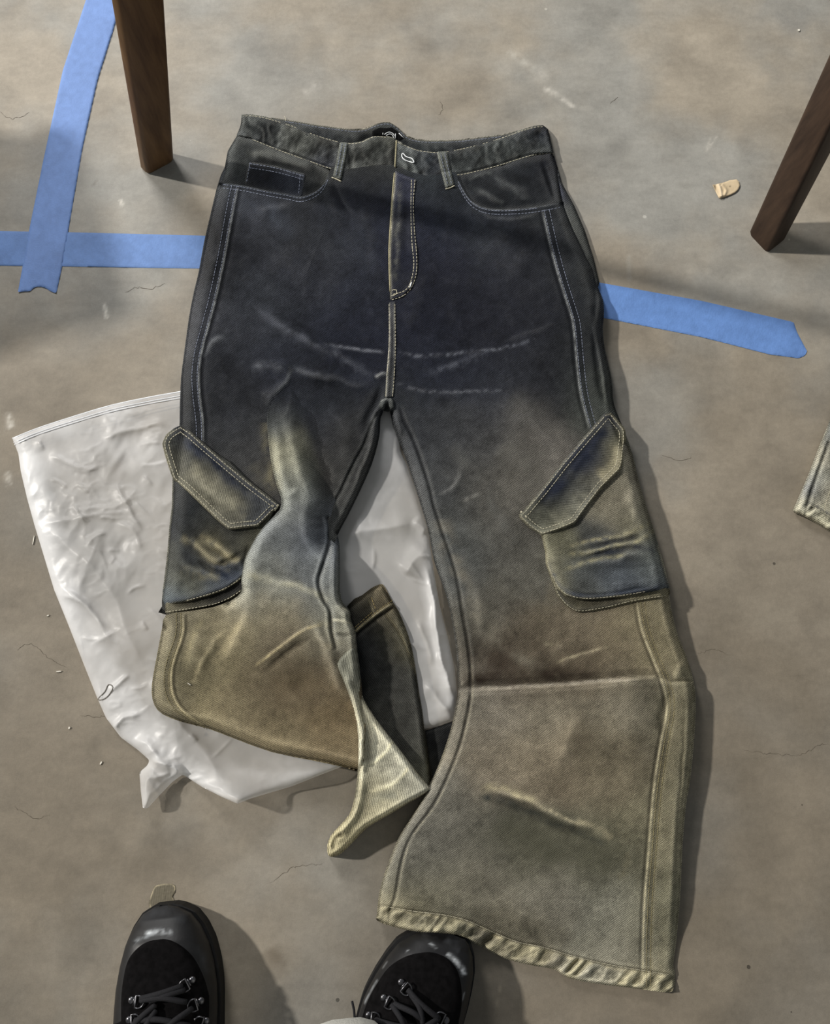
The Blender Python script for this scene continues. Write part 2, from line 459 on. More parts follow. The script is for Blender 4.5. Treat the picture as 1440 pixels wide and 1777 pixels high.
# ------------------------------------------------------------------ floor
def build_floor():
    st = 0.003
    xs = np.r_[-5, -3.6, np.arange(-2.4, -.78, .03), np.arange(-0.78, 0.78, st), np.arange(.78, 2.4, .03), 3.6, 5]
    ys = np.r_[-4, -2.5, -1.6, np.arange(-1.2, -.34, .03), np.arange(-0.34, 1.16, st), np.arange(1.16, 3, .03), 3.6, 5]
    X, Y = np.meshgrid(xs, ys); Z = np.zeros(X.shape)
    U, V = proj(np.stack([X, Y, Z], -1))
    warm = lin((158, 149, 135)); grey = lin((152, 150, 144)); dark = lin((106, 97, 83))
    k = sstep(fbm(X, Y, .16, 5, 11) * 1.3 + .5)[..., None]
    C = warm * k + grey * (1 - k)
    g = np.clip(.5 + .9 * fbm(X, Y, .30, 5, 31) + .5 * np.clip((0.45 - Y) * 1.2, -.6, .8), 0, 1)[..., None] * .68  # noise plus light falloff painted in: floor darkens towards the near side
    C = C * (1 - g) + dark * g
    # trowel clouding and stains
    C = C * (1 + .16 * fbm(X, Y, .05, 4, 41) + .10 * fbm(X, Y * 2.2, .018, 3, 51))[..., None]
    t = np.clip(fbm(X, Y, .09, 4, 77) * 2.2 - .55, 0, 1)[..., None]
    C = C * (1 - .22 * t)
    inb = (np.abs(X) < .8) & (Y > -.34) & (Y < 1.17)
    C0 = C.copy()
    C = strokes(C, U, V, [
        ([(925, 110), (985, 150), (1040, 185)], 22, (205, 200, 190), .32, 1.0), ([(880, 85), (930, 125)], 7, (205, 202, 192), .3, 1.2),
        ([(940, 150), (1000, 188)], 5, (220, 215, 205), .45, 1.2), ([(525, 165), (555, 140)], 6, (205, 200, 192), .35, 1.3),
        ([(12, 715), (18, 750)], 6, (225, 220, 210), .5, 1.3), ([(12, 820), (16, 845)], 5, (215, 210, 200), .4, 1.3),
        ([(180, 525), (188, 550)], 4, (230, 225, 215), .6, 1.2), ([(208, 345), (213, 358)], 2.5, (235, 230, 220), .7, .4),
        ([(1325, 5), (1400, 60)], 30, (120, 122, 122), .35, .8), ([(1340, 120), (1440, 160)], 35, (125, 127, 126), .3, .8),
        ([(166, 318), (169, 321)], 8, (95, 88, 80), .5, .3), ([(1235, 235), (1225, 262), (1245, 235)], 1.8, (205, 200, 190), .5, .4),
        ([(1090, 440), (1093, 490)], 4, (165, 165, 160), .3, .5), ([(20, 1030), (50, 1080)], 26, (100, 92, 80), .3, .9),
        ([(470, 1640), (500, 1690)], 20, (80, 68, 52), .35, 1.2), ([(1240, 1560), (1340, 1660)], 60, (125, 116, 100), .3, .8),
        ([(860, 1755), (870, 1700)], 1.5, (170, 160, 140), .5, .3),
        ([(1220, 960), (1300, 1060), (1380, 1080)], 40, (150, 142, 128), .35, .8)], False)
    C = np.where(inb[..., None], C, C0)
    n = X.shape; idx = np.arange(X.size).reshape(n)
    f = np.stack([idx[:-1, :-1], idx[:-1, 1:], idx[1:, 1:], idx[1:, :-1]], -1).reshape(-1, 4)
    co = np.stack([X, Y, Z], -1).reshape(-1, 3)
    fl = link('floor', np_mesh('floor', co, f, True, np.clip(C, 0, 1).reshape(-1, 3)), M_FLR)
    tag(fl, 'worn grey-brown concrete floor with cracks and scuffs', kind='structure')
    mc = plain('crack_dark', (92, 84, 74), .9, .1, noise=.3)
    rs = random.Random(5)
    cracks = [[(1385, 1310), (1405, 1303), (1425, 1290), (1440, 1293)], [(1290, 1300), (1330, 1308), (1385, 1310)], [(218, 506), (240, 498), (262, 501), (285, 492)],
              [(28, 1128), (45, 1118), (62, 1122), (90, 1145), (118, 1158)], [(140, 1240), (170, 1244), (200, 1238)], [(470, 1532), (485, 1520), (498, 1512), (515, 1503), (560, 1500)],
              [(1150, 790), (1185, 800), (1200, 792)], [(1060, 180), (1066, 172), (1072, 168)], [(0, 195), (22, 206), (50, 196)], [(762, 200), (768, 188), (765, 178)],
              [(1210, 1135), (1240, 1128), (1262, 1136)], [(25, 1400), (60, 1420), (88, 1414)], [(480, 1260), (486, 1262)]]
    for c in cracks:
        P = resample(catmull(c, 4), 4); co = []; fa = []
        m_ = len(P)
        for i, p in enumerate(P):
            q = p + np.array([rs.uniform(-2, 2), rs.uniform(-2, 2)])
            ww = .36 * math.sin(math.pi * (i + .5) / m_) ** .5 * rs.uniform(.5, 1.3)
            a = P[min(i + 1, m_ - 1)] - P[max(i - 1, 0)]; a = a / (np.hypot(*a) + 1e-6)
            nrm = np.array([-a[1], a[0]]) * ww
            co += [unproj(*(q - nrm), .0002), unproj(*(q + nrm), .0002)]
        for i in range(m_ - 1): fa.append((2 * i, 2 * i + 1, 2 * i + 3, 2 * i + 2))
        link('crack', np_mesh('crack', np.array(co), fa, False), mc, fl)
build_floor()

# ------------------------------------------------------------------ blue tape
def tape(outline, label, base, hz=.0006, seed=0, torn=()):
    def zf(U, V):
        P = resample(np.vstack([outline, outline[:1]]), 8)
        return hz * rim(U, V, P, 2.5) + .00025 + .0006 * np.clip(fbm(U, V, 30, 4, 60 + seed), 0, 1)
    def cf(U, V):
        C = np.ones(U.shape + (3,)) * lin(base)
        return C * (1 + .16 * fbm(U, V, 40, 4, 70 + seed) + .10 * fbm(U, V, 6, 2, 71 + seed))[..., None]
    s = Sheet('masking_tape', outline, zf, cf, M_TAPE, None, step=3, smooth=0, wear=0)
    o = s.obj
    bpy.context.view_layer.update()
    tag(o, label, 'tape'); return s
tp_h = tape([(-60, 400), (0, 401), (120, 403), (240, 406), (356, 409), (430, 412), (430, 470), (345, 466), (200, 464), (100, 462), (0, 461), (-60, 460)],
     'blue masking tape strip running from the left edge under the jeans', (110, 142, 198), seed=1)
tp_v = tape([(163, -50), (149, 0), (109, 122), (76, 274), (52, 392), (31, 507), (42, 506), (52, 506), (58, 500), (64, 497), (78, 499), (88, 506), (98, 509), (108, 462), (122, 380), (143, 258), (170, 137), (196, 55), (211, 0), (226, -50)],
     'upright blue masking tape strip crossing another, torn at its lower end', (118, 148, 205), hz=.0014, seed=5)
tp_r = tape([(1000, 482), (1038, 490), (1217, 522), (1377, 559), (1382, 575), (1392, 594), (1400, 609), (1397, 617), (1386, 622), (1335, 615), (1217, 585), (1048, 552), (1000, 544)],
     'slanting blue masking tape strip right of the jeans, torn at its right end', (102, 138, 198), seed=9)

# ------------------------------------------------------------------ wooden furniture legs
def leg(name, base, top, ztop, zfull, mat, label):
    """base / top: four pixel corners at the floor and at height ztop, carried on straight to zfull"""
    B = [Vector(unproj(*p, 0)) for p in base]; T = [Vector(unproj(*p, ztop)) for p in top]
    bm = bmesh.new(); rings = []
    for k in range(9):
        z = k / 8
        s = z * zfull / ztop
        q = [b.lerp(t, s) for b, t in zip(B, T)]
        if k == 0:
            c = sum(q, Vector()) / 4
            q = [c + (v - c) * .93 for v in q]
        rings.append([bm.verts.new(v) for v in q])
    # a low ring just above the floor gives the small chamfer at the foot
    q = [b.lerp(t, .012) for b, t in zip(B, T)]
    low = [bm.verts.new(v) for v in q]; rings.insert(1, low)
    for a, b in zip(rings[:-1], rings[1:]):
        for i in range(4): bm.faces.new((a[i], a[(i + 1) % 4], b[(i + 1) % 4], b[i]))
    bm.faces.new(rings[0][::-1]); bm.faces.new(rings[-1])
    bmesh.ops.recalc_face_normals(bm, faces=bm.faces)
    ed = [e for e in bm.edges if abs((e.verts[0].co - e.verts[1].co).normalized().z) > .6]
    bmesh.ops.bevel(bm, geom=ed, offset=.005, segments=4, profile=.5, affect='EDGES')
    for f in bm.faces: f.smooth = True
    me = bpy.data.meshes.new(name); bm.to_mesh(me); bm.free()
    o = link(name, me, mat); me.set_sharp_from_angle(angle=math.radians(50))
    tag(o, label, 'furniture leg'); return o
leg('furniture_leg', [(242, 290), (256, 304), (303, 279), (291, 262)], [(190, 0), (209, 12), (287, -3), (268, -22)], .262, .70,
    wood_material('brown_stained_wood', (84, 60, 38), (124, 94, 62)), 'brown tapered wooden furniture leg standing left of the jeans waistband')
leg('furniture_leg', [(1297, 405), (1331, 441), (1362, 417), (1328, 386)], [(1464, 35), (1500, 98), (1554, 55), (1510, 0)], .24, .70,
    wood_material('dark_brown_stained_wood', (46, 34, 26), (70, 54, 42)), 'dark brown leaning wooden furniture leg at the right edge of the photo')

# unseen seat on legs, added to cast soft shade over the crossing tapes
def shade_caster():
    mt = wood_material('shade_caster_wood', (64, 46, 32), (96, 72, 50))
    r = empty('shade_caster', (-1.17, .80, 0), 'unseen brown wooden shade caster added left of the taped cross', 'shade_caster')
    def box(name, p, s, rz=0):
        bm = bmesh.new(); bmesh.ops.create_cube(bm, size=1)
        for v in bm.verts: v.co = Vector((v.co.x * s[0], v.co.y * s[1], v.co.z * s[2]))
        bmesh.ops.bevel(bm, geom=bm.edges[:], offset=.006, segments=2, affect='EDGES')
        from mathutils import Matrix
        bm.transform(Matrix.Translation(Vector(p) + r.location) @ Matrix.Rotation(rz, 4, 'Z'))
        me = bpy.data.meshes.new(name); bm.to_mesh(me); bm.free(); return link(name, me, mt, r)
    box('seat', (0, 0, .44), (.34, .30, .04), .35)
    for sx in (-1, 1):
        for sy in (-1, 1):
            a = .35; x, y = sx * .13, sy * .11
            box('leg', (x * math.cos(a) - y * math.sin(a), x * math.sin(a) + y * math.cos(a), .21), (.035, .035, .42), a)
    return r
shade_caster()

# ------------------------------------------------------------------ plastic bag
BAG_OUT = [(21, 760), (64, 743), (128, 722), (192, 703), (257, 689), (312, 679), (420, 662), (560, 655), (660, 660), (690, 730), (697, 788), (708, 810), (729, 873), (743, 921), (753, 994), (763, 1050), (777, 1104), (789, 1160), (793, 1202), (789, 1244),
           (785, 1251), (757, 1261), (736, 1265), (700, 1280), (640, 1312), (592, 1331), (563, 1342), (508, 1364), (434, 1386), (412, 1395), (385, 1383), (351, 1366), (325, 1349), (317, 1344), (299, 1357), (274, 1383), (257, 1402), (248, 1404),
           (244, 1370), (242, 1340), (257, 1327), (259, 1319), (240, 1302), (210, 1280), (184, 1246), (169, 1212), (145, 1152), (120, 1088), (94, 1024), (77, 968), (60, 912), (47, 865), (36, 818), (32, 788)]
BAG_R = [  # creases: line, widths, height
    ([(75, 915), (130, 960), (190, 1020), (230, 1110), (260, 1180)], 26, 34, .010), ([(95, 1010), (150, 1050), (185, 1100), (215, 1130)], 9, 12, .006),
    ([(100, 1030), (140, 1045), (165, 1075), (190, 1090)], 6, 5, .004), ([(200, 835), (225, 885), (250, 925)], 5, 10, .005), ([(80, 790), (150, 815), (175, 812)], 8, 6, .004),
    ([(85, 830), (105, 838), (118, 850)], 2.5, 2.5, .0022), ([(130, 835), (142, 845), (156, 857)], 2.5, 2.5, .0022), ([(170, 765), (230, 742), (300, 735)], 10, 7, .004), ([(120, 880), (170, 885), (210, 875), (240, 845)], 8, 9, .004),
    ([(185, 955), (210, 955)], 3, 3, .002), ([(190, 980), (200, 965)], 3, 3, .002), ([(60, 912), (100, 905), (150, 895), (240, 885)], 5, 14, .004),
    ([(190, 1200), (215, 1180), (225, 1172)], 4, 5, .004), ([(190, 1270), (215, 1245), (245, 1240)], 5, 7, .005), ([(230, 1280), (262, 1300), (300, 1345)], 14, 10, .008),
    ([(262, 1322), (290, 1330), (318, 1344)], 8, 9, .010), ([(250, 1345), (268, 1350), (300, 1340)], 4, 6, .004), ([(255, 1150), (300, 1240), (350, 1300), (400, 1380)], 16, 20, .008),
    ([(590, 930), (650, 918), (725, 908)], 22, 18, .010), ([(700, 1000), (740, 945)], 14, 22, .012), ([(736, 975), (752, 1040), (762, 1120), (770, 1170)], 5, 7, .008), ([(745, 945), (755, 1000), (765, 1060)], 4, 5, .004),
    ([(760, 1130), (775, 1170), (785, 1210)], 6, 9, .006), ([(732, 1180), (765, 1220), (785, 1242)], 7, 8, .005), ([(716, 904), (740, 920)], 8, 6, .006), ([(720, 1070), (745, 1130), (750, 1160)], 6, 8, .004),
    ([(200, 905), (235, 925), (245, 960)], 6, 12, .004), ([(150, 950), (165, 930), (185, 925)], 4, 4, .003)]
def facet(U, V, s, seed):
    n = fbm(U, V, s, 3, seed, .45); return 1 - np.abs(n) * 2.2
def bag_z(U, V):
    P = resample(np.vstack([BAG_OUT, BAG_OUT[:1]]), 10)
    z = .006 * rim(U, V, P, 14) + .001
    z = z + .0045 * (1 + fbm(U, V, 120, 3, 90)) * rim(U, V, P, 40)
    z = z + .0030 * np.clip(facet(U + .5 * V, V * .55 - .3 * U, 46, 95), -1, 1) * rim(U, V, P, 10) * np.clip(.25 + 1.3 * fbm(U, V, 90, 2, 99) + (260 - U) / 500, 0, 1)
    z = z + .0011 * np.clip(facet(U * .5 - .8 * V, V + .5 * U, 24, 96), 0, 1) ** 2 * rim(U, V, P, 10) * np.clip(.1 + 1.6 * fbm(U, V, 60, 2, 98) + (230 - U) / 700, 0, 1)
    rs = random.Random(12)
    for _ in range(46):   # short sharp creases scattered over the film
        cu, cv = rs.choice([(rs.uniform(60, 300), rs.uniform(740, 1000)), (rs.uniform(130, 290), rs.uniform(980, 1290)), (rs.uniform(640, 770), rs.uniform(900, 1220)), (rs.uniform(250, 420), rs.uniform(1270, 1380))])
        a = rs.choice([-.35, .6, .2, 1.1]) + rs.gauss(0, .35); l = rs.uniform(10, 34); b = rs.uniform(-6, 6)
        z = z + ridge(U, V, [(cu - l * math.cos(a), cv - l * math.sin(a)), (cu + b, cv + b), (cu + l * math.cos(a), cv + l * math.sin(a))], rs.uniform(1.8, 3), rs.uniform(3, 9), rs.uniform(.0010, .0024), .4, 1.2)
    for r in BAG_R: z = z + ridge(U, V, r[0], r[1], r[2], r[3] * .8, .25, 1.3)
    # lower corners lifted off the floor
    z = z + .030 * np.exp(-(((U - 412) / 60) ** 2 + ((V - 1392) / 38) ** 2))
    z = z + .018 * np.exp(-(((U - 560) / 80) ** 2 + ((V - 1345) / 30) ** 2))
    z = z + .012 * np.exp(-(((U - 250) / 22) ** 2 + ((V - 1385) / 40) ** 2))
    return np.maximum(z, .0008)
def bag_c(U, V):
    C = np.ones(U.shape + (3,)) * lin((251, 251, 252)); return C
def bag_a(U, V):
    P = resample(np.vstack([BAG_OUT, BAG_OUT[:1]]), 10)
    D, T, S_ = pdist(U, V, P)
    a = .30 + .30 * np.exp(-D / 18)
    left = [(50, 800), (75, 930), (110, 1020), (170, 1130), (230, 1230), (300, 1330), (350, 1370)]
    d2 = pdist(U, V, catmull(left, 3))[0]
    a = a + .42 * np.exp(-(d2 / (34 + 22 * fbm(U, V, 60, 3, 44))) ** 2)
    a = a + .18 * np.exp(-(((V - 770) / 60) ** 2))
    d3 = pdist(U, V, catmull([(745, 950), (755, 1050), (775, 1150), (785, 1220)], 3))[0]
    a = a + .25 * np.exp(-(d3 / 22) ** 2) + .16 * np.exp(-(((V - 925) / 26) ** 2 + ((U - 650) / 80) ** 2)) + .22 * fbm(U, V, 50, 4, 45)
    return np.clip(a, .4, .97)
bagroot = empty('plastic_bag', tuple(unproj(300, 1000, 0)), 'translucent white zip-top plastic bag lying crumpled under the jeans', 'plastic bag')
bag = Sheet('film', BAG_OUT, bag_z, bag_c, M_BAG, bagroot, step=2.2, smooth=0, wear=0, alpha=bag_a)
M_ZIP = plain('zip_strip_plastic', (238, 240, 244), .3, .5, noise=.03)
for off, r in ((0, .0011), (7, .0007), (11, .0007)):
    px_tube('zip_strip', [(22 + off * .3, 761 + off), (64, 744 + off), (128, 723 + off), (192, 704 + off), (257, 690 + off), (330, 677 + off)], [bag], r, M_ZIP, bagroot, .0006)
# the tear in the left edge of the film
px_tube('tear_edge', [(170, 1213), (182, 1200), (188, 1188), (196, 1193), (188, 1207), (178, 1214)], [bag], .0006, plain('tear_shadow', (120, 116, 110), .6), bagroot, .0004, closed=True, smooth=3)

# ------------------------------------------------------------------ the jeans
COLP = [
 (430,225,(60,64,64)),(480,235,(58,62,62)),(560,262,(62,64,64)),(650,268,(60,62,60)),(740,285,(56,62,66)),(850,262,(50,54,58)),(930,240,(28,32,42)),
 (400,300,(44,48,52)),(450,360,(52,55,64)),(520,400,(38,40,44)),(600,400,(40,44,54)),(640,340,(26,28,36)),(520,480,(52,55,66)),(620,500,(44,48,60)),(560,440,(46,48,54)),
 (720,400,(36,40,56)),(760,350,(30,34,42)),(850,400,(44,48,56)),(900,450,(40,42,50)),(800,500,(32,34,44)),(920,560,(40,42,50)),(760,450,(34,36,48)),(960,400,(40,43,47)),(1000,430,(42,45,48)),
 (370,420,(34,36,42)),(340,560,(50,52,58)),(420,560,(48,51,60)),(500,600,(46,50,62)),(600,600,(36,40,54)),(640,560,(32,35,48)),(740,570,(30,33,46)),(850,560,(34,36,46)),(460,540,(56,60,68)),
 (330,700,(36,38,42)),(400,680,(36,38,44)),(420,750,(46,48,52)),(440,800,(56,56,56)),(560,700,(38,42,50)),(600,760,(48,48,50)),(560,820,(60,58,56)),(620,800,(48,50,50)),(540,640,(42,45,54)),(590,900,(52,54,54)),
 (760,650,(38,42,54)),(850,680,(44,47,56)),(950,650,(40,42,48)),(1030,600,(36,39,43)),(1045,690,(56,60,56)),(780,760,(54,56,60)),(860,760,(68,68,68)),(940,780,(90,86,80)),(760,850,(66,68,70)),(850,850,(80,78,72)),(900,850,(90,86,78)),
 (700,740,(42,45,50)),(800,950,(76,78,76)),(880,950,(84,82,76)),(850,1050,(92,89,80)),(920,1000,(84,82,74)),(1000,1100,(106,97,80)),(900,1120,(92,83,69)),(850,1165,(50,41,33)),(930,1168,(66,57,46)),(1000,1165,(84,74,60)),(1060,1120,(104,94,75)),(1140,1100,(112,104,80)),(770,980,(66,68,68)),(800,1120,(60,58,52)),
 (850,1230,(128,121,108)),(950,1230,(132,124,106)),(1080,1220,(124,117,100)),(1180,1250,(112,106,84)),(850,1320,(117,108,92)),(950,1320,(114,104,86)),(1050,1320,(102,94,76)),(1160,1420,(116,110,88)),(780,1400,(100,97,88)),(740,1450,(92,90,82)),(700,1520,(90,88,78)),
 (850,1440,(82,80,70)),(950,1475,(84,82,68)),(1050,1500,(88,86,70)),(800,1520,(98,94,82)),(950,1560,(112,108,96)),(1050,1590,(126,124,110)),(1080,1640,(132,128,112)),(750,1560,(98,95,80)),(1150,1600,(114,110,88)),(900,1620,(100,95,80)),(1150,1690,(130,124,100)),(700,1595,(112,106,84)),
 (790,1230,(80,78,70))]
CB = [(485,700,(70,74,74)),(480,800,(122,120,98)),(505,850,(108,112,106)),(530,900,(88,91,96)),(470,960,(96,100,102)),(550,950,(80,86,96)),(440,1000,(122,125,116)),(560,1010,(108,112,112)),(450,1050,(138,130,108)),(520,1080,(114,106,86)),(480,1130,(94,86,70)),
 (400,1100,(130,120,92)),(350,1150,(118,109,83)),(310,1150,(98,93,72)),(290,1200,(92,86,68)),(350,1220,(122,112,84)),(420,1230,(112,102,78)),(520,1190,(84,73,54)),(560,1160,(96,86,68)),(470,1200,(88,78,60)),(480,1280,(112,101,76)),(580,1300,(106,94,70)),(600,1240,(98,84,60)),
 (590,1080,(104,102,90)),(612,1120,(108,106,94)),(330,1090,(104,98,80)),(600,1060,(130,130,115))]
CC = [(640,1240,(178,172,146)),(660,1300,(172,168,146)),(700,1340,(156,154,138)),(650,1380,(172,166,138)),(600,1450,(146,138,106)),(612,1160,(108,108,96)),(618,1400,(112,107,86)),(742,1368,(126,124,110)),(690,1310,(160,158,140)),(640,1420,(160,152,122))]
CA = [(640,1060,(40,42,42)),(668,1030,(118,106,78)),(650,1120,(36,38,40)),(690,1200,(66,66,62)),(706,1100,(86,82,64)),(720,1300,(60,60,56)),(740,1350,(88,88,74)),(660,1250,(60,60,56)),(640,1180,(40,41,41))]
_bc = ctrl(COLP); body_c = lambda U, V: _bc(U, V) * (.84 + .16 * sstep((V - 560) / 250))[..., None]; b_c = ctrl(COLP[:0] + CB, 34); c_c = ctrl(CC, 30); a_c = ctrl(CA, 28)

PALE = (172, 166, 146); PALEB = (128, 132, 136); BONE = (196, 188, 158); TAN = (150, 140, 108); DARK = (14, 16, 22); IND = (34, 42, 62)

jeans = empty('jeans', tuple(unproj(700, 900, 0)), 'washed black flared cargo jeans fading to tan, laid out on the floor', 'jeans')

# outlines (photo pixels, lifted to their real height by the sheets)
CENTRE = [(686, 292), (681, 341), (678, 400), (676, 450), (677, 515), (677, 560), (676, 620), (673, 665), (671, 690)]
R_TOP = [(713, 298), (738, 304), (762, 302), (788, 298)]
R_OPEN = [(795, 312), (803, 328), (812, 342), (824, 353), (840, 360), (862, 363), (900, 362), (935, 358), (972, 351)]
R_OUT = [(980, 354), (994, 392), (1013, 432), (1028, 462), (1037, 497), (1046, 520), (1048, 545), (1046, 572), (1049, 602), (1056, 633), (1062, 664), (1065, 700), (1078, 735), (1097, 786), (1110, 841), (1128, 900), (1142, 945), (1157, 1000),
         (1161, 1033), (1167, 1067), (1177, 1104), (1190, 1137), (1202, 1175), (1207, 1212), (1205, 1275), (1198, 1350), (1190, 1400), (1184, 1472), (1180, 1558), (1173, 1636), (1168, 1672), (1171, 1690), (1169, 1712), (1160, 1722)]
R_HEM = [(1115, 1717), (1076, 1712), (1029, 1706), (986, 1697), (960, 1682), (921, 1675), (878, 1664), (844, 1648), (809, 1630), (792, 1623), (758, 1619), (723, 1617), (685, 1609), (655, 1598)]
R_IN = [(654, 1586), (659, 1545), (672, 1502), (691, 1455), (719, 1408), (748, 1355), (765, 1317), (782, 1266), (791, 1225), (795, 1196), (792, 1132), (785, 1084), (774, 1033), (754, 977), (743, 921), (729, 873), (708, 808), (696, 775), (683, 742), (677, 716)]
R_OUTLINE = CENTRE[::-1] + R_TOP + R_OPEN + R_OUT + R_HEM + R_IN
FOLD = [(785, 1197), (820, 1192), (870, 1190), (950, 1186), (1030, 1180), (1090, 1174), (1135, 1172), (1165, 1182)]
R_SEAM = [(941, 364), (948, 395), (956, 430), (973, 491), (988, 537), (995, 565), (1001, 629), (1008, 685), (1024, 747)]
R_SEAM2 = [(1105, 1040), (1110, 1075), (1119, 1108), (1136, 1150), (1153, 1195), (1157, 1233), (1147, 1287), (1137, 1350), (1130, 1420), (1126, 1472), (1119, 1558), (1116, 1644), (1116, 1715)]
R_INSEAM = [(690, 700), (700, 730), (718, 768), (742, 838), (752, 880), (767, 925), (790, 996), (802, 1067), (813, 1133), (816, 1190), (813, 1225), (800, 1283), (782, 1333), (752, 1396), (715, 1446), (697, 1489), (685, 1554), (676, 1580), (675, 1606)]
R_HEMLINE = [(657, 1570), (685, 1576), (723, 1582), (771, 1588), (809, 1597), (848, 1614), (896, 1634), (943, 1644), (986, 1657), (1029, 1668), (1072, 1677), (1115, 1684), (1169, 1693)]
R_CREASES = [  # line, width left, width right, height
 ([(1000, 400), (1024, 470), (1033, 530), (1034, 580)], 7, 9, -.004), ([(1018, 440), (1040, 500), (1044, 560)], 5, 7, .003), ([(1026, 560), (1036, 640), (1052, 712)], 5, 6, -.003), ([(1036, 590), (1048, 660), (1060, 715)], 5, 5, .003),
 ([(840, 390), (880, 440), (930, 470)], 40, 40, .004), ([(700, 450), (720, 520), (690, 600)], 30, 35, .003),
 ([(690, 612), (740, 618), (800, 612), (870, 605), (930, 588)], 4, 9, .0007), ([(745, 648), (800, 628), (850, 612)], 6, 11, .0006), ([(690, 665), (730, 677), (800, 680), (880, 676)], 4, 9, .0006), ([(860, 600), (920, 575), (975, 560)], 5, 12, .0010),
 ([(960, 690), (900, 740), (840, 830)], 60, 70, .005), ([(930, 800), (880, 880), (840, 980)], 40, 50, .004), ([(760, 860), (790, 840), (800, 800)], 4, 10, .0012), ([(800, 870), (835, 855)], 4, 9, .0010),
 ([(850, 1060), (920, 1130), (960, 1160)], 30, 40, .003), ([(965, 1150), (1010, 1135), (1060, 1122)], 3, 12, .0012), ([(950, 1120), (980, 1140), (965, 1165)], 10, 10, .001),
 ([(820, 1000), (835, 1080), (828, 1150)], 25, 22, .004), ([(870, 1060), (830, 1120), (822, 1180)], 26, 26, -.004),
 ([(826, 1378), (856, 1369), (885, 1377), (930, 1398), (975, 1420), (1015, 1432), (1060, 1456)], 22, 7, .0042), ([(825, 1392), (870, 1396), (920, 1412), (980, 1440), (1060, 1470)], 8, 26, -.0022),
 ([(1010, 1230), (985, 1290), (960, 1350)], 24, 20, .003), ([(870, 1480), (960, 1520), (1080, 1540)], 40, 50, .003), ([(850, 1560), (950, 1600), (1060, 1640)], 22, 26, .003),
 ([(1165, 1190), (1150, 1240), (1152, 1290)], 8, 10, -.003), ([(1195, 1140), (1176, 1165), (1168, 1190)], 8, 8, .003), ([(1175, 1110), (1185, 1160), (1200, 1195)], 4, 6, -.002),
 ([(1188, 1200), (1186, 1300), (1176, 1420), (1170, 1560), (1160, 1660)], 4, 4, -.0016),
 ([(676, 715), (700, 790), (728, 866)], 6, 6, -.003), ([(683, 712), (694, 740), (690, 770)], 4, 5, .003), ([(760, 950), (785, 1040), (800, 1130)], 7, 7, .002),
 ([(800, 330), (840, 395), (900, 420)], 16, 24, .002), ([(812, 345), (850, 375), (900, 378), (960, 364)], 6, 6, .0016)]
def pucker(U, V, line, lo, hi, wave, h, seed, slant=0.5):
    """short gathers crossing a sewn band between lo and hi pixels either side of its line"""
    P = catmull(line, 4); D, T, Sg = pdist_fast(U, V, P, max(abs(lo), abs(hi)) + 3)
    L = np.hypot(*np.diff(P, axis=0).T).sum()
    m = sstep((Sg - lo) / 5) * sstep((hi - Sg) / 5) * (np.abs(Sg) < 500)
    x = T * L + slant * np.clip(Sg, -60, 60)
    n = .8 * np.sin(2 * math.pi * (x / wave + 1.6 * vnoise(x / wave * .7, 0 * x, seed))) * (.2 + vnoise(x / 30, 0 * x + 3, seed)) + 1.3 * fbm(x, Sg * .7, 15, 3, seed)
    return h * m * n
def r_z(U, V):
    z = 0.011 + .012 * sstep((V - 300) / 200) * (1 - .45 * sstep((V - 1350) / 300))
    z = z * rim(U, V, catmull(R_OUT, 3), 17) * rim(U, V, catmull(R_IN, 3), 9) * rim(U, V, catmull(R_HEM, 3), 6) * (1 - .45 * sstep((V - 1560) / 90))
    z = z + .0065 * rim(U, V, catmull(R_OUT, 3), 70) * rim(U, V, catmull(R_IN, 3), 60) * sstep((1680 - V) / 120)
    # the shin folds over itself: the lower part starts above the knee part
    yl = np.interp(U, [p[0] for p in FOLD], [p[1] for p in FOLD]); s = V - yl
    ex = 1 - .85 * sstep((U - 1085) / 80)
    z = z + ex * np.where(s > 0, .022 * np.sqrt(np.clip(s / 6, 0, 1)) * np.exp(-np.clip(s, 0, None) / 170), -.006 * np.exp(-np.clip(-s, 0, None) / 45))
    for r in R_CREASES: z = z + ridge(U, V, r[0], r[1], r[2], r[3])
    z = z + ridge(U, V, R_SEAM, 2.2, 2.2, .0008, .02) + ridge(U, V, [(p[0] - 5, p[1]) for p in R_SEAM], 3, 3, -.0006, .02) + ridge(U, V, [(p[0] + 11, p[1]) for p in R_SEAM], 2.5, 2.5, -.0005, .02)
    z = z + ridge(U, V, R_SEAM2, 2.4, 2.4, .0005, .02) + ridge(U, V, [(p[0] - 5, p[1]) for p in R_SEAM2], 2.2, 2.2, -.0004, .02) + ridge(U, V, [(p[0] + 12, p[1]) for p in R_SEAM2], 2.4, 2.4, -.0003, .02)
    z = z + ridge(U, V, R_INSEAM, 2.2, 2.2, -.0014, .02) + ridge(U, V, [(p[0] + 6, p[1] - 1) for p in R_INSEAM], 3, 4, .0002, .02)
    z = z + .024 * np.exp(-(((U - 758) / 52) ** 2 + ((V - 1618) / 24) ** 2))
    z = z + pucker(U, V, R_HEMLINE, -2, 34, 30, .0024, 3, .5) + ridge(U, V, R_HEMLINE, 2.5, 2.5, -.0014, .01)
    z = z + .0013 * fbm(U, V, 90, 3, 12) + .0005 * fbm(U, V, 26, 3, 13)
    return np.maximum(z, .0015)
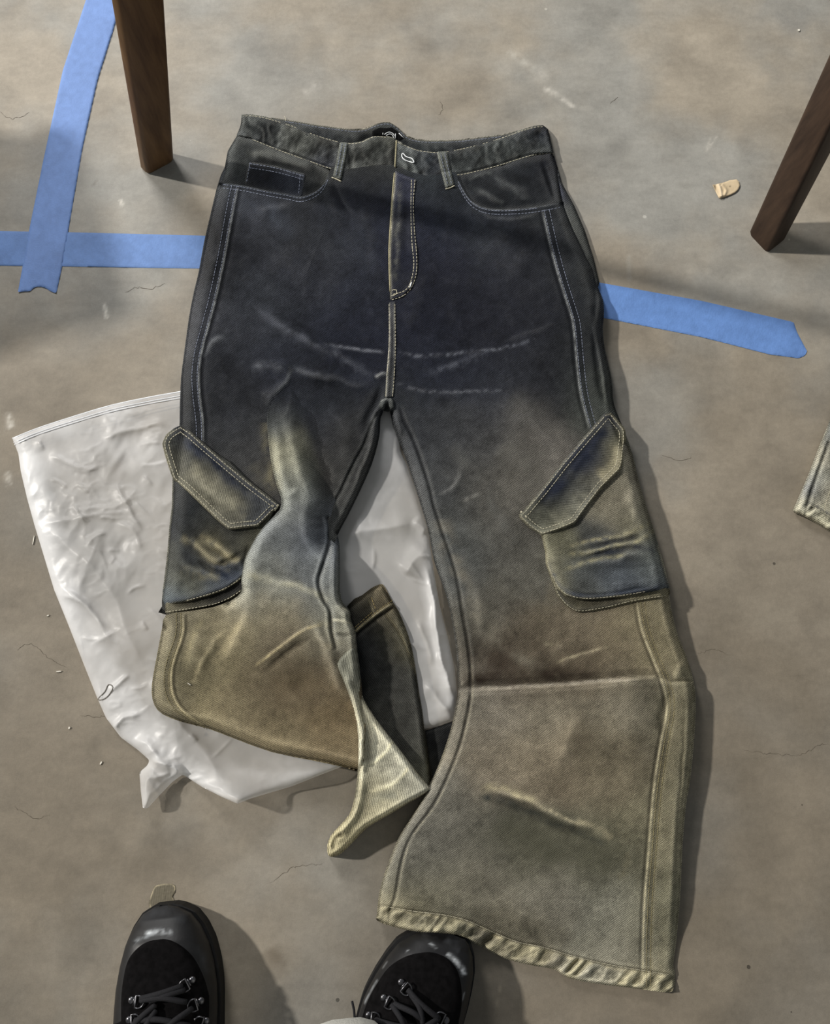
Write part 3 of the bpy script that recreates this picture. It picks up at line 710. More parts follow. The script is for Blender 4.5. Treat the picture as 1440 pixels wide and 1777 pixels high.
def r_col(U, V):
    C = denim_noise(body_c(U, V), U, V)
    # dyed tone of waist seam and crotch, knee pad of darker wash
    it = [([(690, 612), (740, 618), (800, 612), (870, 605), (930, 588)], 3, (96, 100, 112), .42, 1.6), ([(745, 648), (800, 628), (850, 612)], 6, (78, 82, 94), .45, 1.3), ([(690, 665), (730, 677), (800, 680), (880, 676)], 3, (92, 95, 104), .42, 1.6),
          ([(760, 860), (790, 840), (802, 808)], 3, (112, 112, 110), .4, 1), ([(800, 870), (835, 855)], 4, (108, 106, 100), .35, 1), ([(780, 770), (840, 850), (890, 950)], 12, (98, 98, 94), .4, 1), ([(850, 740), (930, 830), (950, 900)], 15, (96, 94, 88), .4, 1), ([(765, 900), (790, 980), (838, 1080), (900, 1145), (950, 1165)], 13, (118, 112, 98), .6, .9), ([(965, 1010), (940, 1090), (962, 1150)], 10, (110, 102, 84), .4, 1), ([(1040, 1070), (1070, 1130)], 12, (116, 106, 84), .4, 1), ([(965, 1150), (1010, 1135), (1060, 1122)], 3, (150, 140, 112), .55, .8), ([(940, 1118), (975, 1118)], 4, (140, 130, 106), .5, .9),
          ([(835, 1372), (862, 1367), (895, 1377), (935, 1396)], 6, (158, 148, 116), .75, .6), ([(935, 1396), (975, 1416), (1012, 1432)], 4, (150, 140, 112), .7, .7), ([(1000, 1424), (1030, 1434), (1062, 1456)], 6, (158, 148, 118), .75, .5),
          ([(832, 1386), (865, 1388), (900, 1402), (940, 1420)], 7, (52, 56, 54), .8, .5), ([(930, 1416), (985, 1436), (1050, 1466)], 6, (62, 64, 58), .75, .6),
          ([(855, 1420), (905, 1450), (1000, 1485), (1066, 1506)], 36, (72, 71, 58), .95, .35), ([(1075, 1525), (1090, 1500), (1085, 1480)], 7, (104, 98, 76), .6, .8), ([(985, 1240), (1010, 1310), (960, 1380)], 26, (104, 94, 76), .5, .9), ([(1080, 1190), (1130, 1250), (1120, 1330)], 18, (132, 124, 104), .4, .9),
          ([(800, 1180), (860, 1176), (940, 1174), (1040, 1168)], 15, (44, 36, 29), 1.1, .4), ([(845, 1150), (900, 1160)], 26, (50, 40, 32), .7, .6), ([(816, 1196), (900, 1192), (1000, 1186), (1110, 1178)], 3, (160, 152, 136), .6, .4),  # darker dyed band with the fold's shade painted in, pale line on its lip
          ([(870, 770), (930, 820), (950, 880)], 30, (98, 94, 84), .35, 1), ([(880, 700), (960, 740), (1000, 790)], 24, (84, 82, 78), .35, .9)]
    for side, k in ((R_OUT[12:], .6),):
        it.append((side, 3.2, BONE, k, .35))
    it += [(R_OUT[:12], 2.2, (104, 106, 104), .6, .5), (R_IN[:9], 3, (150, 142, 116), .45, .5), (R_IN[9:], 2.5, (96, 98, 98), .5, .6), (R_HEM, 3, BONE, .7, .5)]
    it += [(R_SEAM, 1.5, (126, 130, 132), .75, .6), ([(p[0] - 5, p[1]) for p in R_SEAM], 3, DARK, .6, .2), ([(p[0] + 7, p[1]) for p in R_SEAM], 3.5, (24, 28, 38), .5, .2)]
    it += [(R_SEAM2, 1.8, (176, 166, 132), .8, .6), ([(p[0] - 5, p[1] + 1) for p in R_SEAM2], 2.5, (52, 48, 38), .75, .2), ([(p[0] + 9, p[1]) for p in R_SEAM2], 3, (84, 78, 58), .5, .4), ([(p[0] + 15, p[1]) for p in R_SEAM2[4:]], 3, (148, 138, 106), .4, .5)]
    it += [(R_INSEAM, 2.2, (20, 20, 20), .8, .2), ([(p[0] + 6, p[1] - 1) for p in R_INSEAM], 2.5, (104, 104, 100), .2, .8), ([(p[0] + 5, p[1]) for p in R_INSEAM[8:]], 2.0, (150, 142, 116), .25, .8)]
    it += [(R_HEMLINE, 2.2, (70, 64, 46), .5, .2), ([(p[0], p[1] + 4) for p in R_HEMLINE], 3, (160, 150, 118), .4, .8)]
    it += [(R_OPEN, 2.4, (116, 120, 124), .7, .4), ([(p[0], p[1] + 5) for p in R_OPEN], 2.5, (24, 28, 38), .5, .2), ([(1188, 1200), (1186, 1300), (1176, 1420), (1170, 1560), (1160, 1660)], 2, (70, 66, 50), .5, .2)]
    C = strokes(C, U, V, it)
    # bleached twill of the turned hem
    P = catmull(R_HEMLINE, 4); D, T, Sg = pdist_fast(U, V, P, 45)
    L = 540; x = T * L + .5 * np.clip(Sg, -60, 60)
    k = (sstep(Sg / 4) * (np.abs(Sg) < 60) * np.clip(.35 + 1.3 * fbm(x, Sg * .4, 22, 2, 9), 0, 1))[..., None] * .8
    C = C * (1 - k) + k * lin((164, 156, 124))
    return C
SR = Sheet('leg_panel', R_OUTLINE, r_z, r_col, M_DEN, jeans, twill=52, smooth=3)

L_TOP = [(670, 286), (640, 288), (612, 292), (590, 292), (576, 290)]
L_OPEN = [(569, 303), (562, 318), (552, 329), (537, 337), (520, 341), (500, 337), (460, 330), (422, 322), (385, 317)]
L_OUT = [(379, 322), (372, 345), (362, 385), (353, 425), (345, 470), (336, 508), (328, 550), (320, 608), (314, 656), (312, 704), (311, 745), (305, 790), (300, 833), (298, 880), (294, 911), (290, 960), (282, 1030), (281, 1052), (286, 1066)]
L_IN = [(420, 1064), (520, 1040), (566, 975), (588, 924), (605, 892), (627, 847), (646, 803), (658, 758), (660, 728), (664, 716)]
L_OUTLINE = CENTRE + L_IN[::-1] + L_OUT[::-1] + L_OPEN[::-1] + L_TOP[::-1]
L_SEAM = [(414, 322), (408, 348), (400, 390), (393, 430), (385, 470), (374, 520), (362, 565), (350, 610), (345, 650), (347, 690), (352, 730), (353, 770)]
L_INSEAM = [(657, 714), (643, 739), (632, 770), (618, 796), (603, 826), (590, 854), (578, 872), (567, 892), (560, 912)]
L_CREASES = [([(430, 520), (500, 575), (560, 605), (620, 640), (650, 655)], 12, 26, .0040), ([(500, 650), (560, 650), (620, 668), (660, 650)], 16, 10, .003), ([(365, 600), (400, 625), (430, 680), (440, 730)], 30, 26, -.003),
 ([(352, 620), (372, 592), (392, 585)], 5, 8, .002), ([(430, 640), (470, 634), (505, 638)], 12, 14, .003), ([(505, 638), (494, 666), (470, 690), (462, 714)], 9, 16, .004), ([(505, 640), (560, 655), (600, 668)], 8, 8, .003),
 ([(650, 655), (664, 648), (668, 640)], 5, 7, .003), ([(662, 660), (655, 690), (640, 720), (630, 760)], 6, 8, -.004), ([(560, 700), (600, 760), (590, 830)], 30, 26, .004), ([(520, 760), (550, 820), (580, 880)], 14, 18, -.004),
 ([(650, 740), (640, 790), (610, 850)], 5, 5, .003), ([(470, 420), (520, 470), (560, 480)], 40, 40, .003), ([(605, 330), (640, 400), (655, 500)], 28, 26, .003), ([(430, 370), (470, 360), (520, 352)], 10, 14, .002),
 ([(560, 598), (610, 604), (668, 612)], 3, 7, .001), ([(470, 345), (560, 345), (600, 400)], 20, 20, .002), ([(366, 360), (355, 430), (342, 500)], 4, 5, -.003), ([(388, 350), (376, 430), (358, 500)], 9, 9, .002),
 ([(575, 310), (590, 350), (612, 380)], 3, 10, -.002)]
def l_z(U, V):
    z = 0.011 + .012 * sstep((V - 300) / 200)
    z = z * rim(U, V, catmull(L_OUT, 3), 17) * rim(U, V, catmull(L_IN[3:], 3), 12)
    z = z + .0065 * rim(U, V, catmull(L_OUT, 3), 70)
    for r in L_CREASES: z = z + ridge(U, V, r[0], r[1], r[2], r[3])
    z = z + ridge(U, V, L_SEAM, 2.2, 2.2, .0009, .02) + ridge(U, V, [(p[0] + 5, p[1]) for p in L_SEAM], 3, 3, -.0010, .02) + ridge(U, V, [(p[0] - 11, p[1]) for p in L_SEAM], 2.5, 2.5, -.0005, .02)
    z = z + ridge(U, V, L_INSEAM, 2.4, 2.4, -.0022, .02)
    z = z + .0013 * fbm(U, V, 90, 3, 14) + .0005 * fbm(U, V, 26, 3, 15)
    return np.maximum(z, .0015)
def l_col(U, V):
    C = denim_noise(body_c(U, V), U, V, seed=2)
    it = [([(430, 520), (500, 572), (560, 602), (620, 638), (652, 650)], 8, (76, 80, 92), .5, 1.3), ([(430, 640), (470, 634), (505, 638), (560, 652)], 6, (80, 84, 92), .5, 1.1), ([(505, 638), (494, 666), (472, 690)], 4, (92, 96, 98), .5, .5),
          ([(352, 620), (372, 592), (392, 585)], 5, (84, 88, 94), .5, .7), ([(560, 598), (610, 604), (668, 612)], 3, (110, 114, 126), .5, .8), ([(650, 655), (664, 648), (670, 650)], 2.5, (128, 130, 130), .55, .5),
          ([(440, 800), (462, 840), (480, 860)], 14, (104, 98, 80), .3, .8), ([(460, 730), (466, 800), (474, 850)], 8, (128, 120, 92), .5, .8), ([(400, 350), (470, 370), (500, 420)], 16, (62, 68, 80), .5, .9),
          (L_SEAM, 1.5, (122, 126, 128), .75, .6), ([(p[0] + 5, p[1]) for p in L_SEAM], 3, DARK, .6, .2), ([(p[0] - 6, p[1]) for p in L_SEAM], 3.5, (24, 28, 36), .5, .2), (L_OPEN, 2.4, (116, 120, 124), .7, .4), ([(p[0], p[1] + 5) for p in L_OPEN], 2.5, (24, 28, 38), .5, .2),
          (L_OUT, 1.8, (84, 88, 90), .5, .5), (L_INSEAM, 2.2, (14, 15, 17), .8, .2), (L_IN[3:], 2.2, (70, 72, 72), .5, .5), (CENTRE, 3, (16, 18, 24), .6, .2), ([(655, 716), (640, 745), (610, 815), (585, 865)], 4, (78, 80, 78), .4, .6)]
    return strokes(C, U, V, it)
SL = Sheet('leg_panel', L_OUTLINE, l_z, l_col, M_DEN, jeans, twill=52, smooth=3)

# side back panels showing past the front panels at the hips, and the pocket bags inside the openings
def side_sheet(name, outline, h, colpts, twill, extra=None, under=0):
    cfn = ctrl(colpts, 26)
    def zf(U, V):
        P = resample(np.vstack([outline, outline[:1]]), 6)
        z = h * rim(U, V, P, 8) + .001 + .0006 * fbm(U, V, 22, 3, 33)
        if extra:
            for r in extra[0]: z = z + ridge(U, V, *r)
        return z
    def cf(U, V):
        C = denim_noise(cfn(U, V), U, V, seed=5)
        return strokes(C, U, V, extra[1]) if extra else C
    return Sheet(name, outline, zf, cf, M_DEN, jeans, twill=twill, smooth=0)
def dim(k, pts): return (lambda f: (lambda U, V: f(U, V) * k))(ctrl(pts, 18))
FL_C = [(420, 280, (50, 54, 54)), (450, 265, (54, 56, 56)), (500, 290, (58, 60, 58)), (545, 295, (56, 58, 56)), (470, 310, (20, 22, 28)), (510, 318, (24, 27, 36)), (545, 315, (10, 10, 12)), (400, 300, (40, 43, 44)), (400, 320, (28, 30, 34))]
PFL = side_sheet('pocket_facing', [(413, 232), (395, 262), (388, 300), (380, 322), (410, 334), (470, 344), (520, 352), (560, 342), (574, 318), (584, 300), (560, 284), (485, 256), (440, 238)], .013, FL_C, 52,
    ([([(430, 276), (460, 268), (500, 280), (545, 292)], 12, 9, .0035, .15), ([(400, 262), (396, 290), (392, 318)], 5, 5, -.002), ([(440, 262), (470, 276), (520, 286)], 4, 5, .001)],
     [([(407, 247), (399, 280), (392, 312)], 2.5, (66, 70, 70), .6, .4), ([(430, 283), (490, 284), (540, 300)], 6, (14, 15, 18), .6, .5), ([(425, 262), (480, 270), (530, 288)], 8, (74, 76, 72), .5, .8)]))
FR_C = [(820, 310, (34, 37, 42)), (860, 305, (46, 49, 52)), (900, 300, (34, 37, 42)), (940, 300, (28, 30, 34)), (850, 335, (22, 24, 28)), (900, 340, (30, 33, 38)), (950, 335, (36, 39, 42)), (965, 300, (22, 25, 38)), (960, 340, (40, 42, 45))]
PFR = side_sheet('pocket_facing', [(957, 262), (968, 292), (973, 330), (978, 356), (935, 368), (862, 374), (824, 366), (800, 340), (784, 312), (781, 300), (836, 290), (900, 270)], .013, FR_C, 52,
    ([([(845, 302), (880, 318), (925, 352)], 10, 14, .003), ([(815, 325), (845, 338), (880, 356)], 9, 8, .0035), ([(862, 300), (905, 310), (935, 330)], 14, 16, -.002), ([(938, 278), (950, 310), (960, 345)], 3, 4, -.0022)],
     [([(845, 302), (880, 320), (915, 348)], 4, (66, 70, 72), .5, .6), ([(812, 322), (845, 335), (875, 352)], 4, (60, 64, 66), .5, .6), ([(938, 276), (949, 308), (960, 346)], 2, (8, 9, 12), .8, .2), ([(812, 312), (835, 302), (856, 300)], 3, (78, 82, 82), .5, .9)]))
SBR = side_sheet('back_panel', [(961, 270), (968, 292), (975, 318), (996, 356), (1014, 398), (1030, 448), (1040, 492), (1030, 520), (1000, 430), (975, 360), (966, 320), (955, 280)], .010,
    [(970, 300, (34, 38, 52)), (1000, 400, (52, 55, 54)), (1035, 480, (60, 62, 60))], 52, ([], [([(965, 285), (974, 318), (996, 356), (1014, 398), (1030, 448), (1038, 490)], 2.5, (100, 102, 98), .6, .4), ([(949, 300), (972, 296)], 1.5, (150, 154, 158), .8, .1), ([(951, 306), (974, 302)], 1.5, (150, 154, 158), .7, .1)]))
SBL = side_sheet('back_panel', [(412, 236), (400, 262), (393, 284), (383, 304), (375, 330), (366, 368), (360, 395), (356, 430), (366, 436), (380, 380), (388, 330), (396, 300), (408, 260)], .009,
    [(400, 280, (34, 38, 44)), (375, 340, (40, 43, 46)), (362, 400, (30, 33, 40))], 52, ([], [([(400, 262), (384, 304), (375, 330), (363, 385)], 1.8, (78, 82, 86), .5, .4)]))

def overlay(name, outline, under, t, wd, cfn, twill, parent=jeans, feats=(), strk=(), seed=0, smooth=0, label=None, base=None, noise=.0004, wear=1.0, step=2.0, extra_z=None, period=2.9, soft=1):
    """a layer of cloth lying on the sheets below it"""
    def zf(U, V):
        P = resample(np.vstack([outline, outline[:1]]), 5)
        zz = blur(np.maximum.reduce([s.z(U, V) for s in under]), soft) if under else 0
        if base is not None: zz = base(U, V, zz)
        z = zz - .0004 + (t + .0004) * rim(U, V, P, wd) + noise * fbm(U, V, 24, 3, 35 + seed)
        for r in feats: z = z + ridge(U, V, *r)
        if extra_z is not None: z = z + extra_z(U, V)
        return z
    def cf(U, V):
        C = denim_noise(cfn(U, V), U, V, seed=6 + seed)
        return strokes(C, U, V, strk)
    return Sheet(name, outline, zf, cf, M_DEN, parent, twill=twill, smooth=smooth, label=label, wear=wear, step=step, period=period)

# coin pocket
coin_c = ctrl([(480, 300, (26, 29, 36)), (515, 315, (40, 44, 54)), (440, 300, (22, 24, 28))], 24)
CO = [(432, 280), (480, 288), (530, 302), (528, 322), (523, 345), (500, 342), (460, 334), (424, 326), (426, 300)]
COIN = overlay('coin_pocket', CO, [PFL], .0012, 3, coin_c, 52, strk=[([(432, 280), (480, 288), (530, 302)], 2, (110, 112, 110), .7, .3), ([(530, 302), (526, 335)], 1.6, (96, 98, 96), .6, .3), ([(432, 282), (424, 322)], 1.6, (90, 92, 90), .6, .3)])

# waistband: back inner part first, then the two front parts
back_c = ctrl([(520, 216, (52, 55, 56)), (560, 222, (44, 47, 50)), (600, 230, (46, 49, 50)), (650, 222, (44, 48, 48)), (690, 228, (44, 48, 50)), (640, 236, (10, 10, 12)), (690, 238, (8, 8, 10)), (740, 248, (44, 48, 50)), (800, 246, (40, 43, 46)), (850, 238, (42, 45, 48))], 20)
BW = [(470, 204), (495, 207), (520, 211), (547, 216), (585, 221), (610, 224), (632, 223), (647, 217), (662, 212), (677, 212), (692, 222), (705, 235), (722, 241), (747, 243), (793, 242), (839, 237), (872, 233), (900, 226), (905, 240), (850, 255), (777, 270), (720, 262), (690, 255), (640, 250), (590, 256), (535, 236), (480, 216)]
def bw_z(U, V):
    top = catmull(BW[:18], 3)
    return .001 + .012 * rim(U, V, top, 5) - .006 * np.exp(-(((U - 668) / 40) ** 2 + ((V - 246) / 12) ** 2)) + .0012 * fbm(U, V, 14, 2, 61) * rim(U, V, top, 5)
BACK = Sheet('back_waistband', BW, bw_z, lambda U, V: strokes(denim_noise(back_c(U, V), U, V), U, V, [(BW[:9], 1.6, PALE, .8, .3), (BW[8:18], 1.6, PALE, .8, .3), ([(520, 222), (585, 228), (640, 230)], 3, (18, 20, 22), .4, .5)]), M_DEN, jeans, twill=52, smooth=0)
WL = [(686, 240), (670, 235), (647, 235), (627, 244), (610, 246), (590, 244), (560, 236), (535, 227), (510, 217), (485, 209), (460, 202), (435, 198), (419, 199), (418, 215), (414, 227), (409, 237),
      (435, 243), (455, 251), (485, 263), (510, 272), (535, 281), (560, 290), (577, 295), (600, 301), (622, 300), (647, 295), (670, 293), (685, 297)]
WR = [(686, 242), (701, 249), (725, 258), (756, 262), (777, 260), (808, 254), (839, 246), (869, 237), (900, 226), (927, 218), (942, 217), (951, 224), (956, 246), (961, 268), (930, 270), (900, 278), (869, 288), (836, 297), (805, 304), (784, 307), (762, 312), (738, 314), (713, 307), (688, 294)]
wl_c = ctrl([(430, 212, (66, 70, 68)), (430, 206, (60, 62, 60)), (450, 222, (16, 17, 20)), (430, 232, (62, 66, 68)), (470, 232, (50, 54, 56)), (500, 235, (72, 74, 70)), (540, 250, (66, 68, 64)), (560, 275, (44, 47, 56)), (570, 255, (60, 62, 60)), (620, 270, (64, 66, 64)), (650, 260, (54, 57, 54)), (675, 250, (46, 47, 42)), (660, 285, (60, 62, 60)), (680, 275, (24, 25, 26))], 15)
wr_c = ctrl([(700, 262, (66, 70, 70)), (715, 290, (58, 62, 60)), (740, 275, (50, 55, 62)), (750, 300, (28, 30, 34)), (800, 270, (42, 45, 46)), (800, 295, (56, 60, 60)), (850, 260, (52, 56, 56)), (860, 280, (50, 54, 54)), (900, 245, (44, 47, 50)), (935, 232, (20, 24, 36)), (930, 255, (56, 60, 60)), (890, 268, (56, 60, 58))], 16)
def wb(outline, ntop, cfn, seed, name='waistband'):
    top = outline[:ntop]; bot = outline[ntop + 3:]
    def zf(U, V):
        P = resample(np.vstack([outline, outline[:1]]), 5)
        z = .001 + .0115 * rim(U, V, np.vstack([bot[-1:] * 0 + np.array(top[0]), top, bot[:1]]) if 0 else np.array(outline[1:ntop + 4]), 6) + .0022 * rim(U, V, bot, 3)
        m = rim(U, V, P, 9)
        a, b = (U * .85 + V * .25, V) if seed == 1 else (U * .85 - V * .25, V)
        z = z + m * (.0028 * fbm(a, b * .6, 22, 4, 80 + seed) + .0008 * np.sin((U + 40 * fbm(U, V, 50, 3, 82)) * 2 * math.pi / 24) * (.3 + fbm(U, V, 50, 2, 83)))
        z = z + ridge(U, V, [(p[0], p[1] - 4) for p in bot], 2.5, 2.5, -.0012, .02)
        return z
    def cf(U, V):
        C = denim_noise(cfn(U, V), U, V, 1.3, seed) * (1 + 1.1 * np.clip(fbm(U + .5 * V, V * .5, 13, 3, 44 + seed), -.6, .9))[..., None]
        return strokes(C, U, V, [(top, 1.8, (160, 158, 142), .85, .3), (bot, 2.0, (130, 130, 122), .75, .5), ([(p[0], p[1] - 5) for p in bot], 2, (18, 20, 24), .6, .3), ([(p[0], p[1] + 5) for p in top], 2.2, (22, 24, 28), .35, .6)])
    return Sheet(name, outline, zf, cf, M_DEN, jeans, twill=52, smooth=0, wear=1.3, step=1.6)
WBL = wb(WL, 13, wl_c, 1); WBR = wb(WR, 11, wr_c, 2)
# brand patch inside the back of the waist
LB = [(645, 228), (656, 222), (680, 221), (694, 229), (702, 240), (690, 246), (660, 243), (645, 240)]
lab = overlay('neck_label', LB, [BACK], .0008, 2, ctrl([(670, 232, (9, 9, 10)), (690, 240, (8, 8, 9))], 20), 0, wear=0, label='black woven label inside the waist')
EMB = [[(667, 233.5), (672, 230), (677, 229.5), (682, 232), (684, 236)], [(670, 235.5), (674, 233), (679, 233), (682, 236.5), (683.5, 241)], [(664.5, 230.5), (664.3, 234)], [(686, 232), (686, 241)], [(692, 231), (700, 239)]]
for e in EMB: px_tube('embroidery', e, [lab], .00045, M_WHT, lab.obj, .0012, smooth=3 if len(e) > 2 else 0)

# fly placket, crotch seam, belt loops, buttonhole
FLY = [(686, 296), (700, 303), (722, 311), (718, 353), (720, 399), (725, 445), (724, 475), (715, 500), (699, 515), (677, 522), (676, 480), (675, 440), (677, 399), (681, 341)]
fly_c = ctrl([(700, 330, (44, 47, 62)), (690, 400, (44, 46, 52)), (705, 440, (30, 33, 48)), (690, 480, (30, 32, 42)), (715, 400, (30, 33, 46))], 20)
FLYS = overlay('fly', FLY, [SR, SL], .0022, 4, fly_c, 52, feats=[([(693, 320), (690, 400), (688, 480)], 5, 6, .0010), ([(706, 320), (702, 400), (704, 470)], 4, 5, -.0006)],
    strk=[([(692, 315), (690, 400), (687, 490)], 5, (88, 88, 82), .45, 1.2), (FLY[9:] + FLY[:1], 2.2, (186, 180, 150), .9, .4)])
px_tube('fly_edge', [(688, 244), (685, 292), (681, 341), (677, 399), (675, 445), (677, 506)], [FLYS, WBR, WBL], .0011, plain('bleached_seam_edge', (150, 144, 118), .9, .1, noise=.5, nscale=700), jeans, .0002)
tabc = ctrl([(670, 700, (66, 70, 70))], 20)
TAB = overlay('crotch_tab', [(660, 694), (668, 690), (680, 690), (684, 697), (685, 708), (676, 715), (664, 713), (656, 704)], [SL, SR], .004, 5, tabc, 52, base=lambda U, V, z: np.maximum(z, .016), strk=[([(660, 696), (672, 692), (683, 697)], 1.6, (128, 130, 128), .6, .4)])
CSEAM = overlay('crotch_seam', [(675, 524), (686, 522), (687, 600), (685, 650), (683, 690), (668, 692), (670, 650), (674, 600)], [SL, SR], .0016, 2.5, ctrl([(680, 600, (38, 40, 48)), (676, 670, (60, 62, 64))], 30), 52,
    strk=[([(675, 524), (675, 600), (671, 650), (669, 690)], 2, (170, 168, 156), .8, .5), ([(684, 524), (685, 600), (684, 650), (682, 688)], 1.6, (150, 150, 142), .7, .5)])
loopc = ctrl([(590, 270, (74, 78, 74)), (585, 300, (50, 53, 50)), (775, 290, (64, 68, 64)), (765, 270, (80, 84, 80))], 22)
LPL = overlay('belt_loop', [(590, 244), (605, 246), (600, 275), (592, 314), (577, 307), (582, 285)], [WBL, SL], .0030, 3.5, loopc, 75, feats=[([(597, 246), (592, 280), (585, 308)], 2, 2, -.0008, .02)], strk=[([(605, 248), (592, 312)], 1.6, (126, 128, 120), .6, .4), ([(590, 246), (578, 306)], 1.6, (120, 122, 114), .6, .4)])
LPR = overlay('belt_loop', [(757, 261), (776, 259), (780, 285), (789, 322), (773, 328), (763, 290)], [WBR, SR], .0030, 3.5, loopc, 30, feats=[([(767, 262), (772, 290), (781, 325)], 2, 2, -.0008, .02)], strk=[([(776, 261), (788, 320)], 1.6, (126, 128, 120), .6, .4), ([(758, 262), (774, 326)], 1.6, (120, 122, 114), .6, .4)])
px_tube('bar_tack', [(576, 308), (584, 311), (592, 315)], [LPL, SL, WBL], .0008, M_THR, LPL.obj, .0008)
px_tube('bar_tack', [(773, 328), (781, 326), (789, 322)], [LPR, SR, WBR], .0008, M_THR, LPR.obj, .0008)
px_tube('buttonhole', [(698, 266.5), (700.5, 267.5), (705, 272), (715, 275.5), (718, 282), (711.5, 281), (702, 277.5), (697.5, 272)], [WBR], .0007, M_WHT, WBR.obj, .0007, closed=True)
px_tube('loose_thread', [(496, 210), (495, 205), (493.5, 202)], [WBL, BACK], .0003, M_THR, jeans, .002, smooth=3)

# ---- cargo pocket on the right leg
prc = ctrl([(980, 950, (96, 94, 74)), (1000, 990, (72, 76, 76)), (1060, 1000, (78, 84, 90)), (1120, 990, (84, 90, 92)), (1010, 1020, (66, 68, 66)), (1100, 1022, (40, 46, 56)), (1050, 950, (70, 72, 70)), (1100, 930, (104, 100, 78)), (1090, 860, (112, 106, 88)), (1060, 890, (110, 104, 86)), (1110, 900, (108, 104, 86)), (1130, 960, (96, 100, 92)), (1030, 935, (60, 62, 62)), (1100, 960, (36, 42, 56)), (960, 1000, (110, 106, 84))], 20)
GUS = [(946, 960), (949, 985), (958, 1012), (968, 1036), (984, 1054), (1002, 1063), (1030, 1060), (1057, 1055), (1098, 1045), (1157, 1036), (1164, 1030), (1150, 990), (1050, 1000), (960, 950)]
gus_c = ctrl([(975, 1040, (54, 52, 44)), (1040, 1054, (66, 62, 50)), (1120, 1038, (100, 94, 72)), (1000, 1055, (78, 74, 58))], 20)
GUSR = overlay('pocket_gusset', GUS, [SR], .0045, 6, gus_c, 52, strk=[(GUS[:10], 1.8, (150, 144, 112), .7, .4), ([(p[0] + 2, p[1] - 5) for p in GUS[2:10]], 2, (30, 30, 28), .6, .3)])
CPR = [(938, 925), (946, 958), (947, 980), (957, 1004), (966, 1022), (980, 1034), (1000, 1040), (1027, 1041), (1077, 1036), (1119, 1029), (1162, 1021), (1157, 1000), (1142, 945), (1128, 900), (1110, 841), (1097, 790), (1084, 760), (1060, 800), (1000, 880)]
POR = overlay('cargo_pocket', CPR, [GUSR, SR], .0085, 8, prc, 60, smooth=0, soft=6, base=lambda U, V, z: np.maximum(z, .014), feats=[([(985, 962), (1030, 958), (1070, 946), (1110, 938), (1138, 918)], 9, 8, .0032), ([(975, 990), (1010, 975), (1060, 972), (1105, 958), (1152, 978)], 11, 9, .0030), ([(985, 948), (1040, 936), (1090, 925), (1128, 905)], 9, 9, .0022),
    ([(1000, 972), (1060, 955), (1110, 946)], 5, 5, -.0018), ([(1020, 948), (1080, 938), (1125, 922)], 5, 5, -.0014), ([(1080, 850), (1100, 880), (1112, 920)], 12, 14, .003), ([(972, 1010), (1010, 1032), (1080, 1026), (1155, 1012)], 4, 4, -.0015)],
    strk=[(CPR[:10], 2.6, (170, 162, 126), .8, .3), ([(CPR[i][0] + 5, CPR[i][1] - 6) for i in range(2, 10)] + [(1160, 1012)], 4, (34, 42, 60), .7, .5), ([(985, 962), (1030, 958), (1070, 946), (1110, 938), (1138, 918)], 4, (142, 134, 96), .65, .7), ([(975, 990), (1010, 976), (1060, 968), (1090, 960)], 4, (134, 128, 96), .6, .7), ([(985, 948), (1040, 936), (1090, 925), (1128, 905)], 3.5, (136, 128, 94), .6, .8),
          ([(1030, 960), (1070, 955), (1110, 948), (1140, 962)], 5, (24, 32, 52), .7, .6), ([(1020, 948), (1080, 938), (1110, 930)], 4, (28, 34, 48), .6, .7), ([(1141, 945), (1157, 1000), (1161, 1018)], 2.5, BONE, .6, .4)])
flc = dim(.8, [(1050, 760, (70, 72, 66)), (1070, 780, (120, 114, 84)), (1060, 810, (108, 102, 78)), (1020, 800, (40, 46, 62)), (1035, 790, (44, 50, 62)), (990, 840, (52, 58, 66)), (960, 870, (46, 50, 56)), (1000, 860, (84, 84, 76)), (1020, 840, (98, 96, 82)), (980, 890, (102, 102, 88)), (950, 905, (90, 92, 80)), (930, 900, (88, 88, 76)), (970, 915, (112, 108, 84)), (1050, 735, (44, 48, 58))])
FLR = [(1048, 718), (1060, 716), (1072, 729), (1085, 745), (1086, 760), (1081, 803), (1077, 815), (1044, 848), (1020, 879), (998, 909), (968, 921), (940, 930), (920, 917), (902, 900), (900, 892), (908, 886), (940, 848), (975, 803), (1013, 758)]
FLAPR = overlay('pocket_flap', FLR, [POR, SR], .0060, 5, flc, 95, POR.obj, soft=7, feats=[([(1046, 740), (1010, 780), (960, 840), (925, 885)], 7, 7, -.0012, .1), ([(1062, 740), (1030, 785), (985, 845), (945, 895)], 9, 9, -.0010, .1), ([(1060, 800), (1010, 850), (975, 900)], 12, 12, .002)],
    strk=[([(1050, 742), (1022, 782), (978, 834), (938, 872)], 12, (30, 36, 52), 1.2, .5), ([(1074, 775), (1066, 806), (1040, 832)], 9, (134, 126, 96), .8, .6), ([(1014, 850), (990, 885), (955, 902)], 14, (118, 116, 98), .7, .8), (FLR[:9], 3.0, (156, 148, 112), .75, .4), (FLR[8:15], 3.0, (150, 142, 112), .75, .5), (FLR[14:] + FLR[:1], 2.6, (128, 124, 104), .75, .4), ([(1056, 732), (1016, 778), (968, 838), (925, 890)], 3, (22, 26, 36), .5, .3), ([(1066, 735), (1073, 765), (1068, 800), (1040, 832)], 3, (92, 88, 66), .4, .5)], base=lambda U, V, z: np.maximum(z, .022 + 0 * z))
